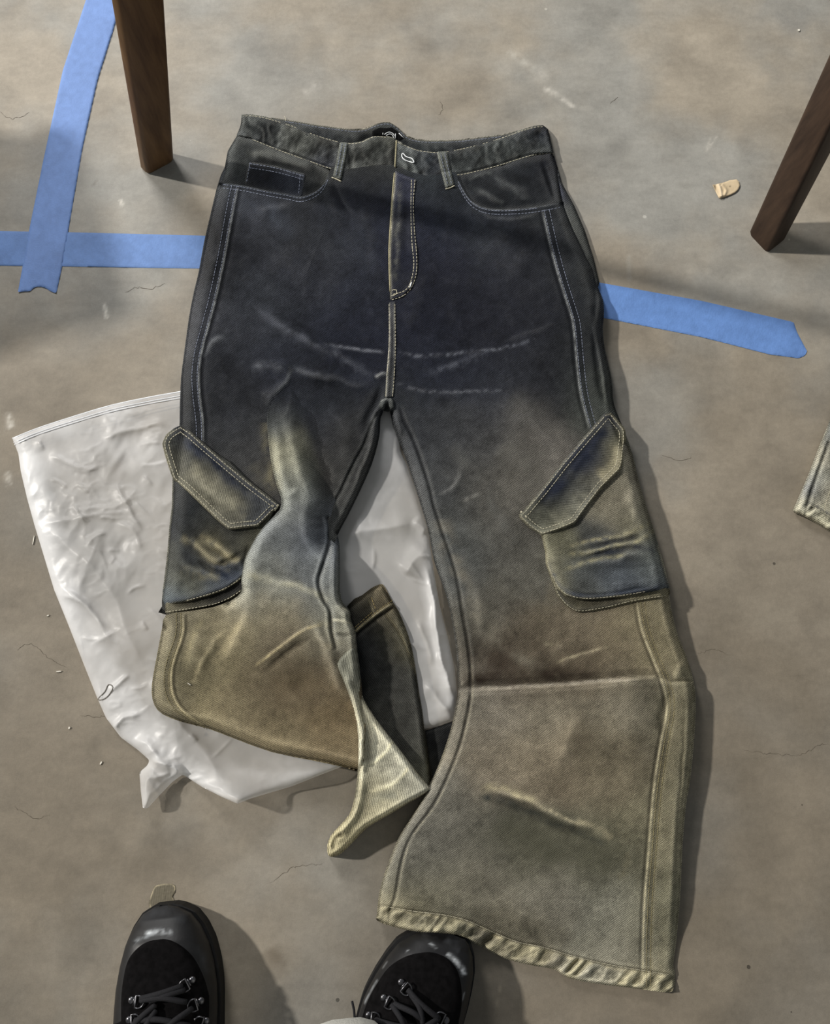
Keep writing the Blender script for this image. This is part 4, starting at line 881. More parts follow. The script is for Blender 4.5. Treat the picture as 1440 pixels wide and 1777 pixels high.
# ---- cargo pocket on the left leg
plc = dim(.8, [(310, 900, (36, 40, 46)), (300, 980, (58, 60, 56)), (340, 920, (54, 56, 54)), (370, 955, (110, 104, 78)), (340, 975, (44, 50, 60)), (380, 990, (54, 62, 76)), (330, 1010, (92, 92, 78)), (310, 1035, (70, 78, 84)), (370, 1020, (66, 72, 78)), (405, 990, (60, 66, 74)), (420, 950, (70, 68, 54)), (400, 935, (52, 54, 54)), (310, 860, (40, 42, 44))])
GUL = [(286, 1040), (287, 1066), (324, 1061), (368, 1053), (397, 1042), (425, 1024), (430, 1000), (380, 1000), (320, 1020)]
GUSL = overlay('pocket_gusset', GUL, [SL], .0048, 5, ctrl([(340, 1052, (50, 48, 40)), (400, 1034, (26, 26, 26)), (300, 1058, (84, 80, 64))], 22), 52, strk=[(GUL[1:6], 1.8, (150, 144, 112), .7, .4)])
CPL = [(306, 745), (300, 800), (299, 838), (298, 880), (294, 911), (291, 950), (287, 992), (282, 1025), (282, 1042), (286, 1050), (324, 1045), (360, 1035), (390, 1024), (415, 1008), (440, 985), (460, 930), (480, 880), (400, 800)]
POL = overlay('cargo_pocket', CPL, [GUSL, SL], .0060, 8, plc, 52, soft=6, base=lambda U, V, z: np.clip(z, .010, .036), feats=[([(312, 932), (345, 950), (372, 974), (405, 992)], 9, 7, .0028), ([(345, 930), (385, 956), (410, 978), (424, 975)], 9, 7, .0030), ([(296, 950), (320, 980), (345, 992), (382, 1000)], 9, 10, .0022), ([(370, 975), (395, 975), (425, 950)], 6, 6, -.003), ([(340, 970), (370, 992), (400, 1000)], 4, 4, -.003), ([(432, 940), (425, 965), (420, 990)], 6, 6, -.003)],
    strk=[(CPL[1:9], 2.2, (140, 138, 122), .7, .4), (CPL[9:15], 2.4, (176, 168, 134), .8, .3), ([(p[0], p[1] - 7) for p in CPL[9:14]], 3.5, (34, 40, 54), .6, .5), ([(312, 932), (345, 950), (372, 974), (398, 990)], 7, (118, 110, 82), .55, 1.2), ([(345, 930), (385, 956), (414, 976)], 8, (134, 124, 90), .6, 1.0), ([(312, 985), (350, 998), (385, 998)], 9, (112, 106, 82), .5, 1.2), ([(370, 980), (395, 1000), (415, 995)], 5, (26, 36, 56), .6, .6)])
fllc = dim(.66, [(320, 765, (34, 38, 52)), (345, 790, (36, 42, 56)), (390, 840, (48, 54, 64)), (330, 800, (80, 80, 70)), (350, 820, (92, 90, 78)), (375, 850, (130, 126, 104)), (340, 845, (96, 94, 78)), (400, 870, (122, 118, 98)), (430, 885, (84, 86, 84)), (450, 890, (66, 70, 78)), (400, 900, (108, 106, 92)), (310, 800, (84, 82, 70)), (300, 770, (70, 72, 66)), (440, 870, (60, 64, 70))])
FLL = [(313, 738), (330, 748), (356, 771), (394, 803), (436, 838), (468, 862), (485, 875), (484, 882), (472, 890), (460, 903), (447, 914), (420, 917), (397, 920), (381, 907), (356, 883), (324, 852), (300, 832), (293, 812), (286, 790), (281, 769), (289, 753), (302, 743)]
FLAPL = overlay('pocket_flap', FLL, [POL, SL], .0060, 5, fllc, 12, POL.obj, soft=7, base=lambda U, V, z: np.maximum(z, .020 + 0 * z), feats=[([(325, 765), (380, 808), (440, 858)], 6, 6, -.0012, .1), ([(320, 800), (360, 850), (420, 890)], 14, 12, .002)],
    strk=[([(318, 764), (360, 792), (405, 832), (455, 872)], 11, (30, 36, 50), 1.2, .5), ([(325, 805), (365, 845), (405, 880), (430, 895)], 13, (140, 135, 112), .8, .8), (FLL[:7], 2.8, (136, 132, 112), .75, .4), (FLL[7:13], 2.8, (164, 156, 124), .75, .4), (FLL[12:], 2.8, (156, 150, 120), .8, .4), ([(326, 758), (390, 812), (465, 868)], 3, (24, 28, 38), .55, .3), ([(300, 770), (307, 800), (318, 825)], 2.5, (60, 60, 52), .5, .4)])

# ---- folded lower part of the left leg, from the bottom layer up
OA = [(602, 1052), (628, 1033), (645, 1020), (656, 1015), (664, 1014), (673, 1028), (682, 1045), (692, 1061), (704, 1090), (713, 1118), (720, 1154), (727, 1202), (732, 1230), (736, 1264), (743, 1312), (749, 1366), (740, 1374), (690, 1340), (640, 1280), (600, 1200), (590, 1120)]
def a_z(U, V):
    P = catmull(OA[:17], 3); z = .001 + .014 * rim(U, V, P, 9) + .005 * rim(U, V, P, 40)
    z = z + ridge(U, V, [(612, 1100), (650, 1068), (686, 1044)], 2.5, 2.5, .002, .02) + ridge(U, V, [(612, 1105), (652, 1074), (688, 1050)], 3, 3, -.002, .02) + ridge(U, V, [(664, 1060), (686, 1088), (704, 1122), (716, 1160)], 2.5, 2.5, -.0015, .1)
    return np.maximum(z + .0012 * fbm(U, V, 34, 3, 16) , .001)
SA = Sheet('inside_out_cuff', OA, a_z, lambda U, V: strokes(denim_noise(a_c(U, V) * .7, U, V), U, V, [([(612, 1100), (650, 1068), (686, 1044)], 1.8, (140, 130, 98), .8, .3), ([(664, 1060), (686, 1088), (704, 1122), (716, 1160)], 2.2, (116, 108, 82), .6, .6), ([(694, 1075), (712, 1120), (722, 1170)], 3.5, (126, 118, 92), .55, .9), (OA[2:6], 3, (130, 118, 90), .8, .4), ([(640, 1040), (648, 1062)], 1.2, (150, 140, 104), .5, .2), (OA[5:16], 1.8, (104, 100, 84), .6, .4)]),
    M_DEN, jeans, twill=-40, smooth=2, label='dark turned-back cuff of the folded left leg')
OB = [(500, 652), (484, 676), (468, 704), (463, 722), (465, 755), (470, 800), (480, 842), (488, 866), (485, 884), (464, 906), (450, 922), (437, 942), (424, 970), (417, 1004), (417, 1027), (397, 1043), (368, 1054), (324, 1061), (288, 1067), (281, 1091), (272, 1139), (265, 1176), (263, 1202), (268, 1224), (283, 1240),
      (316, 1253), (360, 1264), (405, 1281), (471, 1305), (544, 1320), (600, 1332), (626, 1338), (632, 1300), (634, 1250), (629, 1205), (626, 1172), (621, 1121), (618, 1095), (611, 1078), (608, 1060), (595, 1046), (590, 1025), (590, 992), (589, 944), (584, 922), (579, 900), (582, 868), (574, 825), (558, 765), (540, 712), (520, 672), (508, 654)]
B_SEAM = [(318, 1064), (317, 1100), (303, 1142), (297, 1172), (300, 1205), (316, 1232), (345, 1254), (362, 1266)]
B_SEAM2 = [(567, 893), (572, 915), (570, 945), (560, 980), (552, 1010), (560, 1040), (572, 1060), (575, 1095), (583, 1130)]
def b_z(U, V):
    lo = catmull(OB[19:32], 3); le = catmull(OB[1:16], 3); up = catmull(OB[-8:] + OB[:2], 3); ri = catmull(OB[33:-7], 3)
    base = blur(SL.z(U, V), 5) * sstep((960 - V) / 60) + .021 * (1 - sstep((960 - V) / 60))
    h = .003 + .025 * sstep((V - 670) / 260) - .006 * sstep((V - 1080) / 120)
    tt = sstep((V - 700) / 160)
    sm = lambda pl, wd: sstep(pdist_fast(U, V, pl, wd + 2)[0] / wd)
    k = (rim(U, V, le, 15) * tt + sm(le, 34) * (1 - tt)) * sm(up, 58) * rim(U, V, ri, 12)
    z = base + h * k - .004 * (1 - k) * sstep((V - 1000) / 40) + .0015 * k
    z = z * rim(U, V, lo, 18) * rim(U, V, ri[6:], 9)
    fe = [([(430, 1020), (426, 1070), (405, 1120), (380, 1160)], 30, 14, .005), ([(470, 960), (430, 1000), (420, 1060)], 16, 30, .003), ([(425, 990), (470, 1008), (530, 1020), (575, 1052)], 10, 30, .004),
          ([(350, 1080), (335, 1130), (330, 1180)], 26, 16, .004), ([(400, 1085), (360, 1130), (335, 1185)], 8, 12, .002), ([(440, 1160), (490, 1120), (530, 1092), (560, 1082)], 4, 7, .0022), ([(450, 1172), (500, 1130), (545, 1100)], 4, 6, -.0014),
          ([(530, 1070), (552, 1100), (572, 1150), (600, 1220)], 12, 10, .005), ([(500, 1200), (540, 1170), (580, 1160)], 30, 30, -.003), ([(330, 1220), (420, 1262), (520, 1296), (610, 1322)], 14, 14, .002),
          ([(500, 690), (508, 770), (535, 850), (568, 905)], 12, 12, .003), ([(478, 720), (482, 800), (500, 862)], 10, 14, .004), ([(493, 868), (510, 852), (512, 840)], 6, 6, .002),
          ([(588, 1040), (600, 1062), (612, 1072)], 4, 5, .002), ([(575, 1075), (595, 1078), (616, 1086)], 2.5, 3, .0015), ([(578, 1100), (598, 1102), (618, 1104)], 3, 3, -.0015)]
    for r in fe: z = z + ridge(U, V, *r)
    z = z + ridge(U, V, B_SEAM, 2.2, 2.2, .0006, .03) + ridge(U, V, [(p[0] + 5, p[1]) for p in B_SEAM], 2.4, 2.4, -.0007, .03) + ridge(U, V, B_SEAM2, 3, 3, -.0030, .03) + ridge(U, V, [(p[0] - 6, p[1]) for p in B_SEAM2], 4, 4, .001, .03)
    z = z + .0010 * fbm(U, V, 60, 3, 18) + .0005 * fbm(U, V, 22, 3, 19)
    return np.maximum(z, .0015)
def b_col(U, V):
    C = denim_noise(b_c(U, V), U, V, .8, 8)
    kk = sstep((U - 496 - (V - 700) * .30) / 34)[..., None] * sstep((900 - V) / 60)[..., None]
    C = C * (1 - kk) + kk * denim_noise(body_c(U, V), U, V)
    k2 = sstep((775 - V) / 95)[..., None]
    C = C * (1 - k2) + k2 * denim_noise(body_c(U, V), U, V)
    it = [([(425, 995), (470, 1008), (530, 1020), (570, 1045)], 7, (152, 148, 122), .55, .6), ([(475, 760), (478, 810), (484, 850)], 8, (146, 140, 110), .5, .9), ([(440, 1158), (490, 1120), (530, 1092), (560, 1084)], 2.6, (158, 144, 104), .7, .5), ([(450, 1172), (500, 1130), (545, 1100)], 4, (66, 58, 44), .5, .6),
          ([(545, 1088), (562, 1078), (576, 1096), (590, 1130)], 6, (140, 134, 110), .4, .7), ([(400, 1085), (360, 1130), (335, 1185)], 5, (158, 146, 112), .5, .9), ([(425, 1060), (400, 1110), (372, 1150)], 7, (154, 142, 108), .45, .9), ([(350, 1075), (330, 1120), (322, 1160)], 6, (150, 140, 106), .4, .9),
          (B_SEAM, 2.6, (164, 152, 116), .8, .35), ([(p[0] + 5, p[1]) for p in B_SEAM], 2.5, (50, 46, 34), .7, .2), ([(p[0] - 9, p[1]) for p in B_SEAM], 2.5, (74, 68, 50), .5, .4), (B_SEAM2, 2.4, (32, 32, 32), .75, .2), ([(p[0] + 6, p[1]) for p in B_SEAM2], 4, (126, 128, 124), .4, .6),
          (OB[19:26], 2.4, (132, 124, 96), .6, .4), (OB[26:32], 2.2, (140, 130, 98), .6, .4), (OB[35:45], 3, (138, 138, 124), .55, .5), (OB[9:15], 2.5, (134, 134, 118), .5, .5),
          ([(575, 1075), (597, 1078), (616, 1086)], 2.5, (178, 172, 146), .7, .5), ([(585, 1050), (606, 1062)], 2.5, (166, 160, 136), .6, .6), ([(470, 1190), (530, 1180), (570, 1190)], 34, (84, 72, 52), .4, .8), ([(560, 1110), (590, 1150), (610, 1220)], 9, (104, 96, 76), .5, .6)]
    return strokes(C, U, V, it)
SB = Sheet('folded_lower_leg', OB, b_z, b_col, M_DEN, jeans, twill=120, smooth=2, label='tan twisted lower half of the left leg')
OC = [(585, 1152), (598, 1134), (616, 1122), (622, 1140), (626, 1172), (628, 1205), (655, 1250), (692, 1297), (728, 1345), (748, 1367), (745, 1374), (728, 1384), (710, 1393), (673, 1415), (636, 1437), (611, 1463), (592, 1481), (577, 1487), (569, 1483), (568, 1467), (574, 1450), (590, 1432), (607, 1412), (614, 1389), (619, 1360), (622, 1305), (619, 1253), (608, 1213), (594, 1176)]
def c_z(U, V):
    P = catmull(OC, 2, True); P = np.vstack([P, P[:1]])
    z = .006 + .030 * rim(U, V, P, 9) + .004 * sstep((1440 - V) / 120)
    z = z - .012 * sstep((V - 1420) / 60)
    z = np.maximum(z, blur(SB.z(U, V), 2) + .004 * rim(U, V, P, 5) - .012 * sstep((U - 628 - (V - 1180) * .05) / 6))
    z = z + ridge(U, V, [(598, 1160), (614, 1210), (627, 1260), (632, 1310), (629, 1360), (620, 1405), (596, 1440), (580, 1470)], 7, 12, .0045, .08, 1.6)
    z = z + ridge(U, V, [(610, 1180), (626, 1220), (636, 1270), (640, 1330)], 6, 8, -.003, .1)
    z = z + ridge(U, V, [(640, 1330), (665, 1310), (682, 1284)], 4, 8, .0018) + ridge(U, V, [(640, 1372), (680, 1362), (700, 1340), (712, 1330)], 4, 9, .0018) + ridge(U, V, [(650, 1350), (680, 1330), (705, 1335)], 8, 8, -.001)
    z = z + ridge(U, V, [(575, 1478), (582, 1455), (600, 1445)], 4, 5, -.008, .2)
    return np.maximum(z + .0006 * fbm(U, V, 20, 3, 22), .003)
SC = Sheet('folded_leg_tip', OC, c_z, lambda U, V: strokes(denim_noise(c_c(U, V), U, V, .7, 9), U, V, [([(590, 1150), (606, 1200), (618, 1250), (622, 1305), (620, 1360), (612, 1400), (588, 1438)], 5, (100, 98, 84), .6, .3), ([(607, 1165), (622, 1215), (630, 1260), (634, 1310)], 3.5, (78, 76, 64), .45, .5), ([(640, 1330), (665, 1310), (682, 1284)], 2.6, (206, 198, 158), .7, .4), ([(640, 1374), (680, 1364), (700, 1344), (712, 1325)], 3, (204, 196, 158), .65, .5),
     ([(690, 1280), (712, 1310), (706, 1345)], 7, (112, 114, 104), .4, .7), ([(642, 1395), (660, 1385), (690, 1380)], 8, (122, 124, 112), .45, .6), ([(612, 1128), (616, 1160), (620, 1190)], 6, (96, 96, 86), .5, .5), (OC[5:10], 2, (204, 198, 168), .6, .4), (OC[10:18], 2.4, (196, 186, 148), .7, .4), (OC[17:24], 2.6, (176, 166, 128), .65, .5), ([(574, 1478), (584, 1458), (602, 1444)], 4, (70, 66, 50), .6, .3)]),
    M_DEN, jeans, twill=10, smooth=2, wear=.8, label='pale triangular tip of the folded left leg')
# dark denim sheet filling the gap between the legs
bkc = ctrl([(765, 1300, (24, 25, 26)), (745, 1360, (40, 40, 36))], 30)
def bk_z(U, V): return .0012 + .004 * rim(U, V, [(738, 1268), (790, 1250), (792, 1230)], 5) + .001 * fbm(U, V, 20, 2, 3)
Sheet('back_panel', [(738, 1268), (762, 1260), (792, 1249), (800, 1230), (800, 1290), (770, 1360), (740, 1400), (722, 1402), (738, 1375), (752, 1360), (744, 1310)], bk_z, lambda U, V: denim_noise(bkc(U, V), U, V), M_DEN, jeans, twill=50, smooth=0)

# ---- stitching
off = lambda P, dx, dy=0: [(p[0] + dx, p[1] + dy) for p in P]
stitching('stitching', [off(R_SEAM, 3), off(R_SEAM, 12), off(R_OPEN[:-1], 0, 3), off(R_OPEN, 0, 9)], [SR], jeans, M_THD)
stitching('stitching', [off(L_SEAM, -3), off(L_SEAM, -12), off(L_OPEN[1:], 0, 3), off(L_OPEN, 0, 9)], [SL], jeans, M_THD)
stitching('stitching', [off(R_SEAM2, 6), off(R_SEAM2, 13)], [SR], jeans, plain('tan_thread', (150, 140, 106), .8, .1, noise=.2))
stitching('hem_stitching', [R_HEMLINE], [SR], jeans, M_THR, dash=9, gap=1)
stitching('fly_stitching', [[(720, 312), (717, 353), (719, 399), (723, 445), (722, 475), (713, 500), (698, 514), (677, 521)], [(714, 312), (713, 369), (715, 424), (718, 460), (712, 491), (701, 505), (677, 512)]], [FLYS, SR], jeans, M_THR, wd=.6)
stitching('fly_stitching', [[(675, 528), (675, 600), (672, 645), (669, 688)], [(685, 528), (686, 600), (684, 650), (681, 688)]], [CSEAM, SL, SR], jeans, M_THR)
stitching('fly_stitching', [[(677, 505), (687, 502), (688, 511), (678, 513)]], [FLYS], jeans, M_THR, dash=6, gap=0)
px_tube('bar_tack', [(711, 499), (714, 490)], [FLYS], .0008, M_WHT, jeans, .0008, smooth=0)
for q in (off(WL[1:13], 0, 3), off(WL[16:], 0, -2)): stitching('waist_stitching', [q], [WBL], WBL.obj, M_THR, wd=.45)
for q in (off(WR[:11], 0, 3), off(WR[13:], 0, -2)): stitching('waist_stitching', [q], [WBR], WBR.obj, M_THR, wd=.45)
stitching('waist_stitching', [off(BW[1:17], 0, 4)], [BACK], BACK.obj, M_THD, wd=.45)
stitching('stitching', [[(434, 284), (480, 292), (528, 306)], [(432, 291), (480, 299), (528, 312)], [(434, 282), (427, 320)], [(521, 303), (518, 338)]], [COIN], COIN.obj, M_THD)
stitching('stitching', [[(594, 249), (583, 304)], [(600, 250), (589, 308)]], [LPL], LPL.obj, M_THD); stitching('stitching', [[(764, 264), (777, 322)], [(771, 263), (784, 321)]], [LPR], LPR.obj, M_THD)
def inset(P, k):
    P = np.array(P, float); P2 = np.vstack([P, P[:1]]); R = resample(P2, 3)[:-1]; out = []
    A = 0.5 * np.sum(P2[:-1, 0] * P2[1:, 1] - P2[1:, 0] * P2[:-1, 1]); sg = 1 if A > 0 else -1
    for i in range(len(R)):
        t = R[(i + 2) % len(R)] - R[i - 2]; t = t / (np.hypot(*t) + 1e-9); out.append(R[i] + sg * k * np.array([-t[1], t[0]]))
    return np.array(out)
def stitch_poly(name, P, ks, sheets, par, mat):
    polys = []
    for k in ks:
        Q = inset(P, k); polys.append([tuple(q) for q in Q[::4]] + [tuple(Q[0])])
    stitching(name, polys, sheets, par, mat)
stitch_poly('flap_stitching', FLR, (4, 11), [FLAPR], FLAPR.obj, M_THR)
stitch_poly('flap_stitching', FLL, (4, 11), [FLAPL], FLAPL.obj, M_THR)
px_tube('bar_tack', [(904, 888), (914, 898)], [FLAPR], .0012, M_THR, FLAPR.obj, .0006, smooth=0)
px_tube('bar_tack', [(483, 876), (476, 886)], [FLAPL], .0012, M_THR, FLAPL.obj, .0006, smooth=0)
stitching('stitching', [off(CPR[1:10], 3, -3), off(GUS[1:10], 2, -3)], [POR, GUSR], POR.obj, M_THR)
stitching('stitching', [off(CPL[10:15], 0, -3), off(GUL[1:6], 0, -4)], [POL, GUSL], POL.obj, M_THR)
stitching('stitching', [off(B_SEAM, -4), off(B_SEAM, -12)], [SB], SB.obj, plain('tan_thread', (142, 132, 100), .8, .1, noise=.2))
stitching('stitching', [[(614, 1096), (650, 1064), (684, 1040)], [(612, 1092), (646, 1062)], [(644, 1036), (652, 1058)]], [SA], SA.obj, plain('brown_thread', (150, 134, 92), .8, .1, noise=.2))

# ---- the second pair at the right edge
J2 = [(1440, 729), (1421, 775), (1404, 820), (1386, 862), (1375, 888), (1396, 897), (1416, 908), (1440, 923), (1480, 935), (1540, 948), (1620, 952), (1626, 900), (1610, 780), (1600, 660), (1585, 560), (1500, 560), (1465, 650)]
jc2 = ctrl([(1400, 880, (150, 146, 124)), (1420, 830, (120, 120, 108)), (1430, 790, (126, 122, 106)), (1440, 860, (150, 144, 122)), (1410, 850, (70, 74, 84)), (1440, 750, (90, 92, 88)), (1425, 900, (140, 136, 112)), (1520, 800, (110, 106, 92)), (1540, 640, (70, 72, 74))], 16)
jeans2 = empty('jeans', tuple(unproj(1500, 800, 0)), 'second pair of pale washed jeans, only a trouser cuff entering at the right edge', 'jeans')
def j2_z(U, V):
    P = resample(np.vstack([J2, J2[:1]]), 8)
    z = .001 + .016 * rim(U, V, P, 11) + ridge(U, V, [(1438, 765), (1418, 820), (1404, 862), (1396, 892)], 3, 3, -.003, .02) + .001 * fbm(U, V, 18, 3, 24)
    return z + pucker(U, V, [(1384, 868), (1400, 872), (1424, 884), (1446, 898), (1500, 915), (1600, 925)], -1, 26, 20, .0022, 5, .4) + ridge(U, V, [(1384, 868), (1400, 872), (1424, 884), (1446, 898), (1500, 915)], 2, 2, -.001, .02)
SJ2 = Sheet('cuff', J2, j2_z, lambda U, V: strokes(denim_noise(jc2(U, V), U, V, 1.3, 4), U, V, [([(1438, 765), (1418, 820), (1404, 862), (1396, 892)], 2, (30, 30, 30), .8, .2), (J2[:5], 2.2, (196, 192, 168), .75, .4), (J2[4:9], 2.5, (200, 194, 166), .7, .6), ([(1400, 872), (1424, 884), (1446, 898)], 4, (60, 64, 78), .5, .8)]), M_DEN, jeans2, twill=60, smooth=0)
stitching('stitching', [[(1386, 866), (1402, 872)], [(1441, 850), (1434, 872), (1430, 890)], [(1404, 876), (1424, 886), (1446, 899), (1500, 916)]], [SJ2], jeans2, M_THR)

# ------------------------------------------------------------------ boots
M_RUB = vcol_material('scuffed_black_rubber', .48, .4, 300, .18, .12)
M_SUE = plain('black_suede', (13, 12, 13), .97, .08, noise=.5, nscale=160, bump=.25)
M_LACE = plain('black_lace', (34, 34, 37), .85, .2, noise=.35, nscale=1500, bump=.3)
M_MET = plain('blackened_metal', (96, 96, 100), .30, .6, metal=.9, noise=.2)
M_SOLE = plain('black_sole_rubber', (18, 18, 19), .7, .3, noise=.3, bump=.2)

def boot(label, left, right, top_in, eyelets, laces, scuffs, seed):
    """left / right: silhouette from the toe tip backwards (pixels); top_in: edge of the suede upper"""
    ZW = .026
    Lw = unproj(*np.array(left).T, ZW)[:, :2]; Rw = unproj(*np.array(right).T, ZW)[:, :2]
    toe = (Lw[0] + Rw[0]) / 2; mid = (Lw[-1] + Rw[-1]) / 2
    ax = (mid - toe) / np.linalg.norm(mid - toe); nx = np.array([-ax[1], ax[0]])
    if np.dot(Rw[-1] - Lw[-1], nx) < 0: nx = -nx
    LEN = .285
    root = empty('boot', (float(toe[0] + ax[0] * .14), float(toe[1] + ax[1] * .14), 0), label, 'boot', None)
    def fr(P):
        d = P - toe; return d @ ax, d @ nx
    ls, ln = fr(Lw); rs_, rn = fr(Rw)
    def half(s_):
        vis = min(ls[-1], rs_[-1])
        a = np.interp(s_, ls, ln) if s_ < vis else None
        b = np.interp(s_, rs_, rn) if s_ < vis else None
        if a is None:
            a0 = np.interp(vis, ls, ln); b0 = np.interp(vis, rs_, rn)
            t = (s_ - vis) / (LEN - vis)
            w_ = math.sqrt(max(0, 1 - max(0, (t - .72) / .28) ** 2)) if t > .72 else 1
            nar = 1 - .22 * float(sstep(t / .6))
            c = (a0 + b0) / 2 * (1 - t); h = (b0 - a0) / 2 * nar * w_
            return c - h, c + h
        return a, b
    S_ = [0.0005, .002, .005, .009, .014, .020, .028, .037, .048, .060, .075, .09, .105, .12, .14, .16, .18, .20, .22, .24, .255, .268, .278, .284]
    def topz(s_):
        return float(np.interp(s_, [0, .01, .03, .06, .10, .14, .18, .23, .285], [.026, .040, .052, .060, .070, .086, .104, .110, .108]))
    def randz(s_):
        return float(np.interp(s_, [0, .01, .03, .05, .08, .12, .20, .285], [.030, .041, .047, .044, .037, .032, .030, .032]))
    NS = 40
    def pt(s_, th, grow=1.0, zs=1.0):
        a, b = half(s_); c = (a + b) / 2; h = (b - a) / 2
        tz = topz(s_)
        x = math.cos(th); y = math.sin(th)
        e = .78
        xx = math.copysign(abs(x) ** e, x) * h * grow
        if y >= 0: zz = ZW + (tz - ZW) * (abs(y) ** .92) * zs
        else: zz = ZW + (ZW - .012) * -(abs(y) ** .7)
        P = toe + ax * s_ + nx * (c + xx)
        return np.array([P[0], P[1], zz])
    def loft(name, grow, th0, th1, mat, keep=None, n=NS, colf=None):
        co = []; f = []
        for s_ in S_:
            for k in range(n + 1):
                th = th0 + (th1 - th0) * k / n
                co.append(pt(s_, th, grow))
        for i in range(len(S_) - 1):
            for k in range(n):
                q = i * (n + 1) + k
                if keep is not None and not keep((S_[i] + S_[i + 1]) / 2, th0 + (th1 - th0) * (k + .5) / n): continue
                f.append((q, q + 1, q + n + 2, q + n + 1))
        me = np_mesh(name, np.array(co), f, True, colf(np.array(co)) if colf else None)
        return link(name, me, mat, root)
    # finer rings near the toe for smooth shapes
    S_ = sorted(set(S_ + [.0035, .007, .0115, .017, .024, .0325, .042, .054, .0675, .0825]))
    # whole body: rubber shell with the scuffed toe bumper; the suede sits inside its rim
    TI = catmull(top_in, 4); TIw = unproj(TI[:, 0], TI[:, 1], .047)[:, :2]
    tis, tin = fr(TIw)
    def rubcol(co):
        U, V = proj(co)
        C = np.ones((len(co), 3)) * lin((21, 21, 23)) * (1 + .5 * fbm(U, V, 30, 3, 60 + seed))[:, None]
        U2 = U.reshape(1, -1); V2 = V.reshape(1, -1)
        return np.clip(strokes(C.reshape(1, -1, 3), U2, V2, scuffs, False)[0], .001, 1)
    def shell():
        # dense patch mesh so that the scuffs can be coloured on it
        n = 120; ss = np.r_[np.linspace(0, 1, 60) ** 1.8 * .12, np.linspace(.125, .2845, 24)]
        co = np.array([[pt(s_ + .0004, -math.pi / 2 + 2 * math.pi * k / n) for k in range(n + 1)] for s_ in ss]).reshape(-1, 3)
        f = [(i * (n + 1) + k, i * (n + 1) + k + 1, (i + 1) * (n + 1) + k + 1, (i + 1) * (n + 1) + k) for i in range(len(ss) - 1) for k in range(n)]
        co[np.arange(n + 1)] = co[np.arange(n + 1)]
        me = np_mesh('toe_rand', co, f, True, rubcol(co)); return link('toe_rand', me, M_RUB, root)
    rd = shell()
    # suede upper: a raised dome whose edge follows the rim line seen in the photo
    from mathutils.bvhtree import BVHTree
    me = rd.data; off_ = np.array(root.location)
    bv = BVHTree.FromPolygons([tuple(np.array(v.co) + off_) for v in me.vertices], [tuple(p.vertices) for p in me.polygons])
    def on(x, y):
        h = bv.ray_cast(Vector((x, y, .5)), Vector((0, 0, -1)))
        return h[0].z if h[0] is not None else .03
    camo = Vector((0, 0, H))
    def pxhit(u, v):
        d = Vector(unproj(u, v, 0)) - camo; h = bv.ray_cast(camo, d.normalized())
        return h[0] if h[0] is not None else Vector(unproj(u, v, .05))
    # suede outline as hit points, carried on straight to the heel
    edge = [pxhit(p[0], p[1]) for p in TI]
    es = [fr(np.array(e[:2])) for e in edge]
    half_n = len(es) // 2
    k0 = int(np.argmin([e[0] for e in es]))
    la = sorted([(e[0], e[1]) for e in es[:k0 + 1]]); ra = sorted([(e[0], e[1]) for e in es[k0:]])
    s0 = es[k0][0]
    ss = np.r_[s0 + np.linspace(0, 1, 34) ** 1.8 * .10, np.linspace(s0 + .11, .272, 18)]
    co = []; n = 44
    for s_ in ss:
        a, b = half(s_)
        A = np.interp(s_, [q[0] for q in la], [q[1] for q in la]); B = np.interp(s_, [q[0] for q in ra], [q[1] for q in ra])
        if s_ > la[-1][0]: A = a + .004
        if s_ > ra[-1][0]: B = b - .004
        A = max(A, a + .0025); B = min(B, b - .0025)
        if s_ > .24: A, B = A * .92, B * .92
        for k in range(n + 1):
            t = k / n; x = A + (B - A) * t
            P = toe + ax * s_ + nx * x
            e = min(t, 1 - t) * abs(B - A); e = min(e, (s_ - s0) * 1.2)
            lift = .0045 * math.sqrt(max(0, 1 - (1 - min(1, e / .007)) ** 2)) - .0012
            co.append((P[0], P[1], on(P[0], P[1]) + lift))
    f = [(i * (n + 1) + k, i * (n + 1) + k + 1, (i + 1) * (n + 1) + k + 1, (i + 1) * (n + 1) + k) for i in range(len(ss) - 1) for k in range(n)]
    up = link('upper', np_mesh('upper', np.array(co), f, True), M_SUE, root)
    up_off = off_
    bv2 = BVHTree.FromPolygons([tuple(c) for c in co], f)
    def hit2(u, v):
        d = (Vector(unproj(u, v, 0)) - camo).normalized(); h = bv2.ray_cast(camo, d)
        return h[0] if h[0] is not None else pxhit(u, v)
    # sole
    bm = bmesh.new(); ring = []
    for s_ in [.001] + S_[2:]: a, b = half(s_); ring.append(toe + ax * (s_ - .001) + nx * (b * 1.0 + .002))
    for s_ in reversed([.001] + S_[2:]): a, b = half(s_); ring.append(toe + ax * (s_ - .001) + nx * (a * 1.0 - .002))
    lo = [bm.verts.new((p[0], p[1], .0)) for p in ring]; hi = [bm.verts.new((p[0], p[1], .020)) for p in ring]
    for i in range(len(ring)): j = (i + 1) % len(ring); bm.faces.new((lo[i], lo[j], hi[j], hi[i]))
    bm.faces.new(lo[::-1]); bm.faces.new(hi); bmesh.ops.recalc_face_normals(bm, faces=bm.faces)
    me = bpy.data.meshes.new('sole'); bm.to_mesh(me); bm.free(); link('sole', me, M_SOLE, root)
    # ankle shaft, behind the bottom edge of the photo
    rings = []; bm = bmesh.new()
